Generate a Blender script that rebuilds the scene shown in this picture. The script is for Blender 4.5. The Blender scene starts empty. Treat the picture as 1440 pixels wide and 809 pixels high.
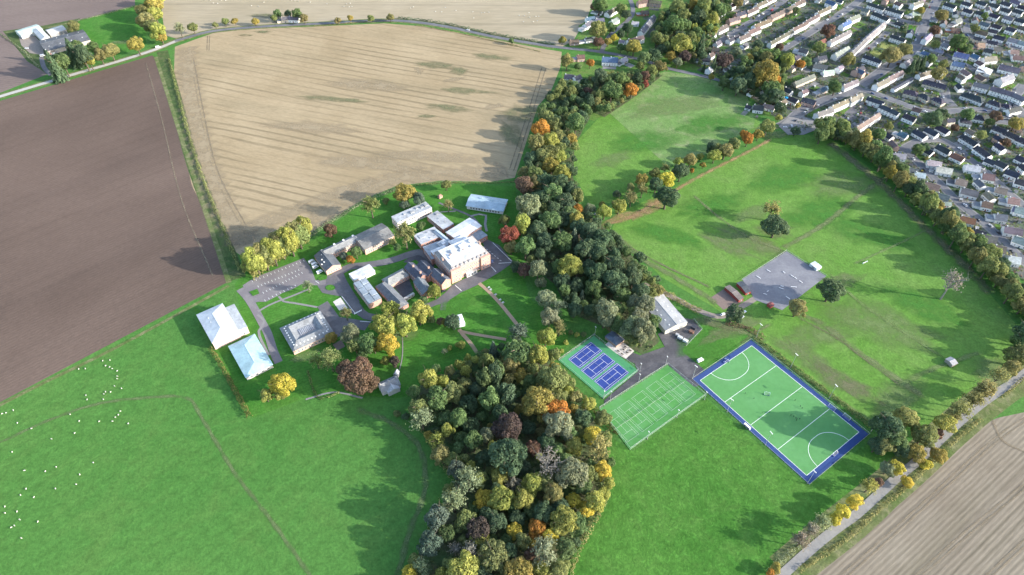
import bpy, bmesh, math, random
import numpy as np
from mathutils import Vector, Matrix
R = math.radians
random.seed(7); RNG = np.random.default_rng(7)
S = bpy.context.scene
COL = S.collection

# ------------------------------------------------------------------ camera, world, sun, exposure
FPX, TILT, CAMH = 940.0, R(45.684), 387.6          # focal length in pixels of a 1440x809 frame, tilt below the horizon, height in metres
cam = bpy.data.cameras.new('camera'); cam.sensor_width = 36; cam.lens = FPX / 1440 * 36
cam.clip_start = 1; cam.clip_end = 20000
cob = bpy.data.objects.new('camera', cam); COL.objects.link(cob)
cob.location = (0, 0, CAMH); cob.rotation_euler = (math.pi / 2 - TILT, 0, 0); S.camera = cob
SUN_EL, SUN_AZ = R(18.8), R(103)                     # azimuth clockwise from +Y
W = bpy.data.worlds.new('World'); S.world = W; W.use_nodes = True
nt = W.node_tree; bg = nt.nodes['Background']
sky = nt.nodes.new('ShaderNodeTexSky'); sky.sky_type = 'NISHITA'; sky.sun_disc = False
sky.sun_elevation = SUN_EL; sky.sun_rotation = SUN_AZ; sky.altitude = 100; sky.air_density = 1.0; sky.dust_density = 1.5
nt.links.new(sky.outputs[0], bg.inputs[0]); bg.inputs[1].default_value = 0.15
sl = bpy.data.lights.new('sun', 'SUN'); sl.energy = 3.0; sl.angle = R(0.6); sl.color = (1.0, 0.95, 0.86)
so = bpy.data.objects.new('sun', sl); COL.objects.link(so)
sd = Vector((math.sin(SUN_AZ) * math.cos(SUN_EL), math.cos(SUN_AZ) * math.cos(SUN_EL), math.sin(SUN_EL)))
so.rotation_euler = sd.to_track_quat('Z', 'Y').to_euler(); so.location = (300, 0, 500)
vs = S.view_settings; vs.view_transform = 'Standard'; vs.look = 'None'; vs.exposure = 1.74; vs.gamma = 1
S.render.engine = 'CYCLES'; S.cycles.use_denoising = True; S.cycles.max_bounces = 5; S.cycles.transparent_max_bounces = 10
S.cycles.diffuse_bounces = 3; S.cycles.glossy_bounces = 2; S.cycles.transmission_bounces = 2; S.cycles.caustics_reflective = False; S.cycles.caustics_refractive = False

# ------------------------------------------------------------------ survey: photo pixel -> point on the plane at height z, and back
def G(px, py, z=0.0):
    u = (px - 720) / FPX; v = (404.5 - py) / FPX
    c, s = math.cos(TILT), math.sin(TILT)
    dx, dy, dz = u, c + v * s, -s + v * c
    t = (z - CAMH) / dz
    return Vector((dx * t, dy * t, z))
def PX(p):
    c, s = math.cos(TILT), math.sin(TILT)
    z = p[2] - CAMH; d = p[1] * c - z * s; u = p[1] * s + z * c
    return 720 + FPX * p[0] / d, 404.5 - FPX * u / d
def T(ox, oy, s):
    return lambda x, y: (ox + x / s, oy + y / s)

# ------------------------------------------------------------------ materials
MATS = {}
def new_mat(name):
    m = bpy.data.materials.new(name); m.use_nodes = True
    n = m.node_tree; b = n.nodes['Principled BSDF']; b.inputs['Roughness'].default_value = 0.85
    b.inputs['Specular IOR Level'].default_value = 0.25
    MATS[name] = m
    return m, n, b
def N(n, t, **k):
    x = n.nodes.new(t)
    for a, v in k.items(): setattr(x, a, v)
    return x
def L(n, a, b): n.links.new(a, b)
def coords(n, rot=0.0, scale=(1, 1, 1)):
    tc = N(n, 'ShaderNodeTexCoord'); mp = N(n, 'ShaderNodeMapping', vector_type='TEXTURE')
    mp.inputs['Rotation'].default_value = (0, 0, rot); mp.inputs['Scale'].default_value = scale
    L(n, tc.outputs['Object'], mp.inputs['Vector'])
    return mp.outputs[0]
def noise(n, vec, scale, detail=3, rough=0.55, dist=0.0):
    x = N(n, 'ShaderNodeTexNoise'); x.inputs['Scale'].default_value = scale; x.inputs['Detail'].default_value = detail
    x.inputs['Roughness'].default_value = rough; x.inputs['Distortion'].default_value = dist
    if vec is not None: L(n, vec, x.inputs['Vector'])
    return x.outputs['Fac']
def rng_(n, v, a, b, lo=0.0, hi=1.0):
    x = N(n, 'ShaderNodeMapRange'); L(n, v, x.inputs[0])
    for i, q in enumerate((a, b, lo, hi)): x.inputs[i + 1].default_value = q
    return x.outputs[0]
def mix(n, fac, a, b, mode='MIX'):
    x = N(n, 'ShaderNodeMix', data_type='RGBA', blend_type=mode)
    if isinstance(fac, (int, float)): x.inputs[0].default_value = fac
    else: L(n, fac, x.inputs[0])
    for i, q in ((6, a), (7, b)):
        if isinstance(q, (tuple, list)): x.inputs[i].default_value = (q[0], q[1], q[2], 1)
        else: L(n, q, x.inputs[i])
    return x.outputs[2]
def math_(n, op, a, b=None):
    x = N(n, 'ShaderNodeMath', operation=op)
    for i, q in enumerate((a, b)):
        if q is None: continue
        if isinstance(q, (int, float)): x.inputs[i].default_value = q
        else: L(n, q, x.inputs[i])
    return x.outputs[0]
def bump(n, b, h, strength, dist):
    x = N(n, 'ShaderNodeBump'); x.inputs['Strength'].default_value = strength; x.inputs['Distance'].default_value = dist
    L(n, h, x.inputs['Height']); L(n, x.outputs[0], b.inputs['Normal'])

def grass_mat(name, c1, c2, c3, big=0.012, mid=0.06, fine=0.55, dry=0.35, bmp=0.5, mow=None, dens=(0.47, 0.66), fleck=0.0):
    m, n, b = new_mat(name); v = coords(n)
    f1 = rng_(n, noise(n, v, big, 4, .6), .35, .68); f2 = rng_(n, noise(n, v, mid, 4, .65, .6), dens[0], dens[1]); f3 = noise(n, v, fine, 3, .7)
    c = mix(n, f1, c1, c2); c = mix(n, math_(n, 'MULTIPLY', f2, dry), c, c3)
    g = rng_(n, f3, .28, .72, .76, 1.24)
    g2 = rng_(n, noise(n, v, .16, 3, .6), .3, .7, .86, 1.14)
    g = math_(n, 'MULTIPLY', g, g2)
    if fleck: g = math_(n, 'MULTIPLY', g, rng_(n, noise(n, v, .30, 4, .75, .8), .52, .70, 1.0, 1 + fleck))
    if mow:
        mv = coords(n, mow[0]); w = N(n, 'ShaderNodeTexWave', wave_type='BANDS'); w.bands_direction = 'Y'; w.inputs['Scale'].default_value = mow[1]
        w.inputs['Distortion'].default_value = 1.5; w.inputs['Detail'].default_value = 2; L(n, mv, w.inputs[0])
        g = math_(n, 'MULTIPLY', g, rng_(n, w.outputs['Fac'], 0, 1, 1 - mow[2], 1 + mow[2]))
    h = N(n, 'ShaderNodeHueSaturation'); L(n, c, h.inputs['Color']); L(n, g, h.inputs['Value'])
    L(n, h.outputs[0], b.inputs['Base Color']); bump(n, b, f3, bmp, .5)
    b.inputs['Roughness'].default_value = 1; b.inputs['Specular IOR Level'].default_value = .1
    return m
def field_mat(name, c1, c2, c3, ang, spacing, strength, stretch=8.0, mott=.02, fine=.9, c3amt=.5, thin=0.0, bmp=.4, distort=2.5, tamp=.05):
    """drilled or cut field: rows along ang, mottled soil or straw"""
    m, n, b = new_mat(name)
    v = coords(n, ang); vl = coords(n, ang, (stretch, 1, 1))
    w = N(n, 'ShaderNodeTexWave', wave_type='BANDS'); w.bands_direction = 'Y'
    w.inputs['Scale'].default_value = 0.314 / spacing; w.inputs['Distortion'].default_value = distort; w.inputs['Detail'].default_value = 3; w.inputs['Detail Scale'].default_value = .6
    L(n, vl, w.inputs[0])
    band = rng_(n, w.outputs['Fac'], .0, .32, 1, 0)
    brk = rng_(n, noise(n, vl, .02, 4, .6), .40, .60)
    line = math_(n, 'MULTIPLY', math_(n, 'MULTIPLY', band, brk), strength)
    f1 = rng_(n, noise(n, v, mott, 5, .6, .4), .34, .68); f2 = rng_(n, noise(n, vl, mott * 2.6, 4, .6), .5, .72); f3 = noise(n, vl, fine, 3, .7)
    c = mix(n, f1, c1, c2); c = mix(n, math_(n, 'MULTIPLY', f2, c3amt), c, c3); c = mix(n, line, c, tuple(q * .5 for q in c3))
    g = rng_(n, f3, .28, .72, .84, 1.16)
    if thin:
        w2 = N(n, 'ShaderNodeTexWave', wave_type='BANDS'); w2.bands_direction = 'Y'; w2.inputs['Scale'].default_value = .314 / thin
        w2.inputs['Distortion'].default_value = .6; w2.inputs['Detail'].default_value = 2; L(n, v, w2.inputs[0])
        g = math_(n, 'MULTIPLY', g, rng_(n, w2.outputs['Fac'], 0, 1, 1 - tamp, 1 + tamp))
    h = N(n, 'ShaderNodeHueSaturation'); L(n, c, h.inputs['Color']); L(n, g, h.inputs['Value'])
    L(n, h.outputs[0], b.inputs['Base Color']); bump(n, b, f3, bmp, .3); b.inputs['Roughness'].default_value = 1; b.inputs['Specular IOR Level'].default_value = .1
    return m
def plain_mat(name, c, var=.15, scale=.4, rough=.85, spec=.25, metal=0.0, patch=None):
    m, n, b = new_mat(name); v = coords(n); f = noise(n, v, scale, 4, .65)
    g = rng_(n, f, .28, .72, 1 - var, 1 + var)
    col = mix(n, rng_(n, noise(n, v, scale * .12, 4, .6), .45, .62), c, patch) if patch else mix(n, 0.0, c, c)
    h = N(n, 'ShaderNodeHueSaturation'); L(n, col, h.inputs['Color']); L(n, g, h.inputs['Value']); L(n, h.outputs[0], b.inputs['Base Color'])
    b.inputs['Roughness'].default_value = rough; b.inputs['Specular IOR Level'].default_value = spec; b.inputs['Metallic'].default_value = metal
    return m
def objcol_mat(name, var=.12, scale=.5, rough=.8, spec=.25, streak=0.0, metal=0.0, stain=0.0):
    """takes the object's own paint colour, with weathering on top"""
    m, n, b = new_mat(name); oi = N(n, 'ShaderNodeObjectInfo'); tc = N(n, 'ShaderNodeTexCoord')
    mp = N(n, 'ShaderNodeVectorMath', operation='ADD'); L(n, tc.outputs['Object'], mp.inputs[0]); L(n, oi.outputs['Location'], mp.inputs[1])
    f = noise(n, mp.outputs[0], scale, 4, .65); g = rng_(n, f, .28, .72, 1 - var, 1 + var)
    if streak:
        w = N(n, 'ShaderNodeTexNoise'); mm = N(n, 'ShaderNodeMapping'); mm.inputs['Scale'].default_value = (1.6, 1.6, .12)
        L(n, mp.outputs[0], mm.inputs[0]); L(n, mm.outputs[0], w.inputs['Vector']); w.inputs['Scale'].default_value = 1
        g = math_(n, 'MULTIPLY', g, rng_(n, w.outputs['Fac'], .35, .65, 1 - streak, 1 + streak * .5))
    if stain:
        g = math_(n, 'MULTIPLY', g, rng_(n, noise(n, mp.outputs[0], .11, 5, .7, .5), .36, .66, 1 - stain, 1.08))
    h = N(n, 'ShaderNodeHueSaturation'); L(n, oi.outputs['Color'], h.inputs['Color']); L(n, g, h.inputs['Value']); L(n, h.outputs[0], b.inputs['Base Color'])
    b.inputs['Roughness'].default_value = rough; b.inputs['Specular IOR Level'].default_value = spec; b.inputs['Metallic'].default_value = metal
    return m
def soft_mat(name, c, var=.2):
    """worn ground that fades into the turf round it (mask baked on the sheet's own rim)"""
    m, n, b = new_mat(name); v = coords(n); f = noise(n, v, .35, 4, .7)
    at = N(n, 'ShaderNodeAttribute', attribute_name='cover'); tr = N(n, 'ShaderNodeBsdfTransparent'); ms = N(n, 'ShaderNodeMixShader')
    g = rng_(n, f, .28, .72, 1 - var, 1 + var); h = N(n, 'ShaderNodeHueSaturation'); h.inputs['Color'].default_value = (*c, 1); L(n, g, h.inputs['Value'])
    L(n, h.outputs[0], b.inputs['Base Color']); b.inputs['Roughness'].default_value = 1
    k = math_(n, 'MULTIPLY', at.outputs['Fac'], rng_(n, noise(n, v, .09, 4, .65), .3, .6, .15, .8))
    L(n, k, ms.inputs[0]); L(n, tr.outputs[0], ms.inputs[1]); L(n, b.outputs[0], ms.inputs[2])
    L(n, ms.outputs[0], n.nodes['Material Output'].inputs['Surface'])
    return m
def foliage_mat(name='foliage'):
    m, n, b = new_mat(name); oi = N(n, 'ShaderNodeObjectInfo') if name == 'foliage' else N(n, 'ShaderNodeAttribute', attribute_name='leaf_colour'); at = N(n, 'ShaderNodeAttribute', attribute_name='tone')
    h = N(n, 'ShaderNodeHueSaturation'); L(n, oi.outputs['Color'], h.inputs['Color'])
    L(n, rng_(n, at.outputs['Fac'], 0, 1, .62, 1.45), h.inputs['Value']); L(n, rng_(n, at.outputs['Fac'], 0, 1, .515, .485), h.inputs['Hue'])
    L(n, h.outputs[0], b.inputs['Base Color']); b.inputs['Roughness'].default_value = .8; b.inputs['Specular IOR Level'].default_value = .15
    tl = N(n, 'ShaderNodeBsdfTranslucent'); L(n, h.outputs[0], tl.inputs[0]); ms = N(n, 'ShaderNodeMixShader'); ms.inputs[0].default_value = .46
    L(n, b.outputs[0], ms.inputs[1]); L(n, tl.outputs[0], ms.inputs[2]); L(n, ms.outputs[0], n.nodes['Material Output'].inputs['Surface'])
    return m

def ang_of(a, b):
    d = G(*b) - G(*a); return math.atan2(d.y, d.x)
M = {}
M['turf'] = grass_mat('turf', (.054, .150, .030), (.072, .172, .038), (.100, .175, .044), big=.006, mid=.035, dry=.3, fleck=.04, mow=(ang_of((0, 560), (320, 400)), .05, .03))
M['lawn'] = grass_mat('lawn', (.046, .150, .020), (.062, .172, .028), (.085, .170, .035), big=.03, mid=.08, dry=.4, mow=(.4, .12, .05))
M['paddock'] = grass_mat('paddock', (.044, .132, .020), (.062, .158, .027), (.078, .165, .034), big=.02, mid=.07, dry=.5, bmp=.6, fleck=.45)
M['meadow'] = grass_mat('meadow', (.085, .190, .030), (.112, .212, .044), (.140, .205, .062), big=.010, mid=.030, dry=.45, bmp=.6, dens=(.46, .70), fleck=.22)
M['rough_meadow'] = grass_mat('rough_meadow', (.105, .195, .052), (.140, .220, .072), (.215, .235, .120), big=.014, mid=.060, dry=.6, bmp=.7, fleck=.3)
M['garden_grass'] = grass_mat('garden_grass', (.070, .16, .028), (.11, .18, .045), (.16, .175, .065), big=.05, mid=.2, dry=.5)
M['fine_lawn'] = grass_mat('fine_lawn', (.20, .22, .07), (.24, .25, .085), (.18, .21, .06), big=.05, mid=.2, dry=.4, bmp=.2)
M['rank'] = grass_mat('rank', (.046, .085, .026), (.075, .105, .036), (.13, .13, .065), big=.05, mid=.15, dry=.6, bmp=.8)
M['verge'] = grass_mat('verge', (.08, .12, .035), (.14, .15, .065), (.22, .21, .115), big=.05, mid=.15, dry=.7)
A_PL = ang_of((0, 560), (320, 402))
M['plough'] = field_mat('plough', (.096, .068, .054), (.150, .108, .086), (.080, .058, .048), A_PL, 14, .10, 4, .0045, .9, .4, thin=3.0, bmp=.8)
M['plough_top'] = field_mat('plough_top', (.155, .118, .104), (.185, .144, .126), (.125, .095, .082), ang_of((20, 12), (150, 0)), 16, .12, 4, .008, .8, .4, thin=5, bmp=.8)
A_ST = ang_of((300, 95), (560, 142))
M['stubble'] = field_mat('stubble', (.290, .222, .132), (.350, .274, .170), (.215, .174, .106), A_ST, 10.5, .52, 5, .012, .7, .6, bmp=.5, distort=5.0)
M['stubble_top'] = field_mat('stubble_top', (.300, .250, .168), (.345, .290, .204), (.24, .21, .138), ang_of((250, 10), (700, 10)), 20, .3, 12, .01, .4, .4, distort=4)
M['stubble_side'] = field_mat('stubble_side', (.190, .158, .118), (.232, .198, .150), (.155, .134, .092), ang_of((1144, 807), (1381, 598)), 6, .40, 10, .02, 1.1, .6, thin=2.6, distort=2, tamp=.14)
M['straw'] = soft_mat('straw', (.33, .262, .168), .05)
M['green_patch'] = soft_mat('green_patch', (.165, .165, .085))
M['wheel_mark'] = soft_mat('wheel_mark', (.215, .175, .12))
M['worn'] = soft_mat('worn', (.155, .185, .080)); M['dry'] = soft_mat('dry', (.145, .205, .070)); M['lush'] = soft_mat('lush', (.058, .185, .026))
M['earth'] = soft_mat('earth', (.150, .150, .080)); M['leaf_litter_soft'] = soft_mat('leaf_litter_soft', (.33, .22, .115)); M['track'] = soft_mat('track', (.125, .170, .068))
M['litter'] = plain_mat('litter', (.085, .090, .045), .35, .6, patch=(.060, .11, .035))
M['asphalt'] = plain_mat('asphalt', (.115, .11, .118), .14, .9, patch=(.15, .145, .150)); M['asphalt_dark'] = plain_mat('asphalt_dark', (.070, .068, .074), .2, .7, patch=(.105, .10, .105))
M['road'] = plain_mat('road', (.125, .125, .135), .14, .6, patch=(.16, .158, .165)); M['lane'] = plain_mat('lane', (.22, .212, .20), .12, .6, patch=(.26, .25, .235))
M['pale_road'] = plain_mat('pale_road', (.38, .36, .33), .12, .5); M['car_park'] = plain_mat('car_park', (.17, .155, .163), .12, .9, patch=(.20, .185, .187))
M['gravel'] = plain_mat('gravel', (.32, .23, .155), .15, .9); M['paving'] = plain_mat('paving', (.215, .205, .20), .15, 1.0); M['pale_paving'] = plain_mat('pale_paving', (.55, .5, .45), .12, .8)
M['red_tarmac'] = plain_mat('red_tarmac', (.19, .14, .12), .15, .8); M['hard_court'] = plain_mat('hard_court', (.165, .165, .185), .12, .6, patch=(.205, .205, .220))
M['blaes'] = plain_mat('blaes', (.24, .2, .17), .2, .5)
M['pitch_green'] = plain_mat('pitch_green', (.088, .245, .076), .08, .35, rough=.9, patch=(.100, .262, .090)); M['pitch_blue'] = plain_mat('pitch_blue', (.030, .060, .175), .1, .5)
M['court_green'] = plain_mat('court_green', (.072, .27, .115), .06, .8); M['court_blue'] = plain_mat('court_blue', (.028, .055, .230), .06, .8)
M['multi_green'] = plain_mat('multi_green', (.072, .235, .055), .08, .5, patch=(.088, .25, .08)); M['white_line'] = plain_mat('white_line', (.78, .80, .76), .04, 1.0); M['faint_line'] = plain_mat('faint_line', (.5, .62, .45), .05, 1.)
M['town_soil'] = plain_mat('town_soil', (.105, .105, .092), .5, .5, patch=(.050, .090, .030)); M['white_paint'] = plain_mat('white_paint', (.8, .8, .8), .03, .5)
M['wall'] = objcol_mat('wall', .08, .6, .9, .2, .10); M['roof'] = objcol_mat('roof', .24, .55, .8, .25, .12, 0, .3); M['metal_roof'] = objcol_mat('metal_roof', .10, .5, .55, .35, .08, 0, .2)
M['flat_roof'] = objcol_mat('flat_roof', .2, .35, .85, .2, 0, 0, .35); M['paint'] = objcol_mat('paint', .02, .5, .25, .5); M['wood'] = objcol_mat('wood', .2, 1.2, .85, .2)
M['glass'] = plain_mat('glass', (.035, .045, .06), .1, .5, rough=.08, spec=.6); M['frame'] = plain_mat('frame', (.72, .72, .70), .04, 1.); M['rubber'] = plain_mat('rubber', (.02, .02, .02), .1, 1.)
M['steel'] = plain_mat('steel', (.45, .46, .47), .08, 1., rough=.45, metal=.3); M['bark'] = plain_mat('bark', (.10, .08, .06), .3, 2.); M['pale_bark'] = plain_mat('pale_bark', (.24, .22, .20), .2, 2.)
M['wool'] = plain_mat('wool', (.50, .48, .43), .1, 3.); M['cloth'] = objcol_mat('cloth', .1, 3., .9, .1)
M['foliage'] = foliage_mat(); M['canopy'] = foliage_mat('canopy')
m, n, b = new_mat('wire_mesh')
tr = N(n, 'ShaderNodeBsdfTransparent'); ms = N(n, 'ShaderNodeMixShader'); ms.inputs[0].default_value = .16; b.inputs['Base Color'].default_value = (.42, .45, .44, 1)
L(n, tr.outputs[0], ms.inputs[1]); L(n, b.outputs[0], ms.inputs[2]); L(n, ms.outputs[0], n.nodes['Material Output'].inputs['Surface']); M['wire_mesh'] = m

# ------------------------------------------------------------------ object helpers
PENDING = []                                            # things waiting for the label that singles them out
def mesh(name, v, f, mats, idx=None):
    me = bpy.data.meshes.new(name); me.from_pydata([tuple(q) for q in v], [], f)
    for q in (mats if isinstance(mats, (list, tuple)) else [mats]): me.materials.append(M[q])
    if idx is not None: me.polygons.foreach_set('material_index', idx)
    me.update(); return me
def link(name, data, parent=None, loc=None, rz=0, sc=None, col=None):
    o = bpy.data.objects.new(name, data); COL.objects.link(o)
    if parent is not None: o.parent = parent
    if loc is not None: o.location = loc
    if rz: o.rotation_euler = (0, 0, rz)
    if sc is not None: o.scale = sc
    if col is not None: o.color = (col[0], col[1], col[2], 1)
    return o
def tag(o, label, cat, group=None, ref=None):
    o['category'] = cat
    if group: o['group'] = group
    PENDING.append((o, label, Vector(ref) if ref is not None else None)); return o
def thing(name, label, cat, loc, rz=0, group=None, ref=None):
    o = link(name, None, None, loc, rz); o.empty_display_size = .5
    return tag(o, label, cat, group, ref if ref is not None else loc)
def struct(o, label=None):
    o['kind'] = 'structure'
    if label: o['label'] = label
    return o
LIFT = {}
def lift(z):
    k = round(z, 2); LIFT[k] = LIFT.get(k, 0) + 1; return z + .0007 * (LIFT[k] % 70)
def sheet(name, px, z, mat, label=None, world=False, fixed=False):
    z = z if fixed else lift(z)
    v = [((p[0], p[1], z) if world else tuple(G(p[0], p[1])[:2]) + (z,)) for p in px]
    a = sum(v[i][0] * v[(i + 1) % len(v)][1] - v[(i + 1) % len(v)][0] * v[i][1] for i in range(len(v)))
    if a < 0: v = v[::-1]
    return struct(link(name, mesh(name, v, [list(range(len(v)))], mat)), label)
def smooth_line(pts, step=3.0):
    """Catmull-Rom through world points"""
    P = [Vector(p) for p in pts]; P = [P[0] * 2 - P[1]] + P + [P[-1] * 2 - P[-2]]; out = []
    for i in range(1, len(P) - 2):
        n = max(1, int((P[i + 1] - P[i]).length / step))
        for k in range(n):
            t = k / n; a, b, c, d = P[i - 1], P[i], P[i + 1], P[i + 2]
            out.append(.5 * ((2 * b) + (c - a) * t + (2 * a - 5 * b + 4 * c - d) * t * t + (3 * b - a - 3 * c + d) * t ** 3))
    return out + [P[-2]]
def ribbon(name, px, width, z, mat, label=None, soft=False, step=4.0, world=False, kind=True):
    z = lift(z)
    pts = smooth_line([(Vector(p) if world else G(*p)) for p in px], step); v = []; f = []; cov = []
    k = 4 if soft else 2
    for i, p in enumerate(pts):
        d = (pts[min(i + 1, len(pts) - 1)] - pts[max(i - 1, 0)]); d.z = 0; d.normalize(); s = Vector((-d.y, d.x, 0))
        for j in range(k):
            t = j / (k - 1) - .5; w = width * (1 + (.25 * math.sin(i * 1.7 + j * 2) if soft else 0)); q = p + s * t * w; v.append((q.x, q.y, z))
            cov.append((0 if j in (0, k - 1) or i in (0, len(pts) - 1) else 1) if soft else 1)
        if i:
            for j in range(k - 1): a = (i - 1) * k + j; f.append((a + 1, a, a + k, a + k + 1))
    me = mesh(name, v, f, mat)
    if soft: at = me.attributes.new('cover', 'FLOAT', 'POINT'); at.data.foreach_set('value', cov)
    return struct(link(name, me), label)
def patch(name, cx, cy, rx, ry, rot, z, mat, seed=0, label=None):
    """soft-edged blotch of other ground, rx/ry in metres"""
    z = lift(z); c = G(cx, cy); r = np.random.default_rng(seed + int(cx * 7 + cy)); v = [(c.x, c.y, z)]; cov = [1]; n = 18; f = []
    for ring in (.55, 1.0):
        for i in range(n):
            a = i / n * 2 * math.pi; k = ring * (1 + .28 * (r.random() - .5) * 2); x, y = math.cos(a) * rx * k, math.sin(a) * ry * k
            v.append((c.x + x * math.cos(rot) - y * math.sin(rot), c.y + x * math.sin(rot) + y * math.cos(rot), z)); cov.append(.85 if ring < 1 else 0)
    for i in range(n):
        j = (i + 1) % n; f += [(0, 1 + i, 1 + j), (1 + i, 1 + n + i, 1 + n + j, 1 + j)]
    me = mesh(name, v, f, mat); at = me.attributes.new('cover', 'FLOAT', 'POINT'); at.data.foreach_set('value', cov)
    return struct(link(name, me), label)
def box(name, c, size, mat, parent=None, rz=0, col=None):
    """unit box shared per material, c = centre of the base, in the parent's frame"""
    key = 'unit_box_' + mat
    if key not in bpy.data.meshes:
        v = [(x, y, z) for z in (0, 1) for y in (-.5, .5) for x in (-.5, .5)]
        mesh(key, v, [(0, 2, 3, 1), (4, 5, 7, 6), (0, 1, 5, 4), (1, 3, 7, 5), (3, 2, 6, 7), (2, 0, 4, 6)], mat)
    return link(name, bpy.data.meshes[key], parent, c, rz, size, col)
def beam(name, a, b, w, mat, parent=None, col=None):
    a, b = Vector(a), Vector(b); d = b - a; q = d.to_track_quat('Z', 'Y')
    o = box(name, a, (w, w, d.length), mat, parent, 0, col); o.rotation_mode = 'QUATERNION'; o.rotation_quaternion = q
    return o
def prism(name, poly, z0, z1, mat, parent=None, col=None, cap=True, mat2=None):
    """upright prism on a world outline, coordinates local to the parent"""
    off = parent.location if parent is not None else Vector((0, 0, 0))
    a = sum(poly[i][0] * poly[(i + 1) % len(poly)][1] - poly[(i + 1) % len(poly)][0] * poly[i][1] for i in range(len(poly)))
    if a < 0: poly = poly[::-1]
    n = len(poly); v = [(p[0] - off.x, p[1] - off.y, z0) for p in poly] + [(p[0] - off.x, p[1] - off.y, z1) for p in poly]
    f = [(i, (i + 1) % n, n + (i + 1) % n, n + i) for i in range(n)]
    if cap: f.append(tuple(range(n, 2 * n)))
    return link(name, mesh(name, v, f, mat), parent, None, 0, None, col)
def rect3(p0, p1, p2, z):
    """rectangle on the ground from three roof corners seen at height z: edge p0-p1, far side through p2"""
    a, b, c = G(*p0, z), G(*p1, z), G(*p2, z); d = (b - a); d.z = 0; l = d.length; d.normalize(); s = Vector((-d.y, d.x, 0))
    w = (c - b).dot(s); q = [a, b, b + s * w, a + s * w]
    return [Vector((p.x, p.y, 0)) for p in q]
def grow(poly, k):
    c = sum(poly, Vector((0, 0, 0))) / len(poly); out = []
    for i, p in enumerate(poly):
        e1 = (poly[i - 1] - p).normalized(); e2 = (poly[(i + 1) % len(poly)] - p).normalized(); out.append(p - (e1 + e2) * k)
    return out
def win_mesh():
    if 'unit_window' in bpy.data.meshes: return bpy.data.meshes['unit_window']
    v = []; f = []; ix = []
    def bx(x0, x1, z0, z1, y, m):
        k = len(v); v.extend([(x0, 0, z0), (x1, 0, z0), (x1, 0, z1), (x0, 0, z1), (x0, y, z0), (x1, y, z0), (x1, y, z1), (x0, y, z1)])
        for q in ((4, 5, 6, 7), (0, 1, 5, 4), (1, 2, 6, 5), (2, 3, 7, 6), (3, 0, 4, 7)): f.append(tuple(k + i for i in q)); ix.append(m)
    bx(-.5, .5, 0, 1, -.03, 0)
    for q in ((-.5, -.4, 0, 1), (.4, .5, 0, 1), (-.4, .4, 0, .08), (-.4, .4, .93, 1), (-.4, .4, .48, .54)): bx(*q, -.09, 1)
    return mesh('unit_window', v, f, ['glass', 'frame'], ix)
def windows(parent, A, B, z, n, w, h, margin=.08, name='window', out=None):
    """n windows along the wall from A to B (world), outside on the right-hand side going A->B"""
    A, B = Vector((A[0], A[1], 0)), Vector((B[0], B[1], 0)); d = B - A; a = math.atan2(d.y, d.x); off = Vector((parent.location.x, parent.location.y, 0))
    for i in range(n):
        p = A + d * (margin + (1 - 2 * margin) * (i + .5) / n) - off
        link(name, win_mesh(), parent, (p.x, p.y, z), a, (w, 1, h))

# ------------------------------------------------------------------ leaves, crowns, trunks
def leaf_mesh(name, P, Nn, size, tone, mat='foliage', seed=0):
    """one pointed leaf clump per point, facing Nn"""
    r = np.random.default_rng(seed); n = len(P); Nn = Nn / (np.linalg.norm(Nn, axis=1, keepdims=True) + 1e-9)
    t = r.normal(size=(n, 3)); t -= (t * Nn).sum(1, keepdims=True) * Nn; t /= np.linalg.norm(t, axis=1, keepdims=True) + 1e-9; b = np.cross(Nn, t)
    s = (size * r.uniform(.6, 1.35, n))[:, None]; k = r.uniform(.55, 1.0, (n, 1))
    V = np.stack([P - t * s, P - b * s * k + Nn * s * .18, P + t * s, P + b * s * k + Nn * s * .18], 1).reshape(-1, 3)
    me = bpy.data.meshes.new(name); me.vertices.add(4 * n); me.vertices.foreach_set('co', V.astype(np.float32).ravel())
    me.loops.add(4 * n); me.loops.foreach_set('vertex_index', np.arange(4 * n, dtype=np.int32)); me.polygons.add(n)
    me.polygons.foreach_set('loop_start', np.arange(0, 4 * n, 4, dtype=np.int32))
    me.materials.append(M[mat]); me.update(calc_edges=True)
    at = me.attributes.new('tone', 'FLOAT', 'POINT'); at.data.foreach_set('value', np.repeat(np.clip(tone, 0, 1), 4).astype(np.float32))
    return me
def unit(r, n):
    d = r.normal(size=(n, 3)); return d / np.linalg.norm(d, axis=1, keepdims=True)
def crown_round(seed, n=1900, leaf=.085, lobes=16, spread=.60, rl=(.30, .47), core=.55, flat=-.7):
    r = np.random.default_rng(seed); d = unit(r, lobes); d[:, 2] = np.abs(d[:, 2]) * 1.15 - .38
    sp = r.uniform(spread * .7, spread * 1.3, (lobes, 1)); C = np.vstack([[0, 0, 0], d * sp]); rad = np.concatenate([[core], r.uniform(*rl, lobes) * np.clip(1.35 - .45 * sp[:, 0] / spread, .6, 1.1)]); tl = r.uniform(.25, .75, lobes + 1)
    P = []; Q = []; Tn = []
    i = r.choice(lobes + 1, n * 3, p=rad ** 2 / (rad ** 2).sum()); u = unit(r, n * 3); p = C[i] + u * rad[i][:, None] * r.uniform(.80, 1.06, (n * 3, 1))
    dist = np.linalg.norm(p[:, None, :] - C[None], axis=2) / rad[None]; dist[np.arange(n * 3), i] = 9
    keep = (dist.min(1) > .80) & (p[:, 2] > flat); p, u, i = p[keep][:n], u[keep][:n], i[keep][:n]
    return leaf_mesh('crown', p, u + r.normal(size=p.shape) * .45, leaf, tl[i] + r.normal(size=len(p)) * .16, seed=seed)
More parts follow.
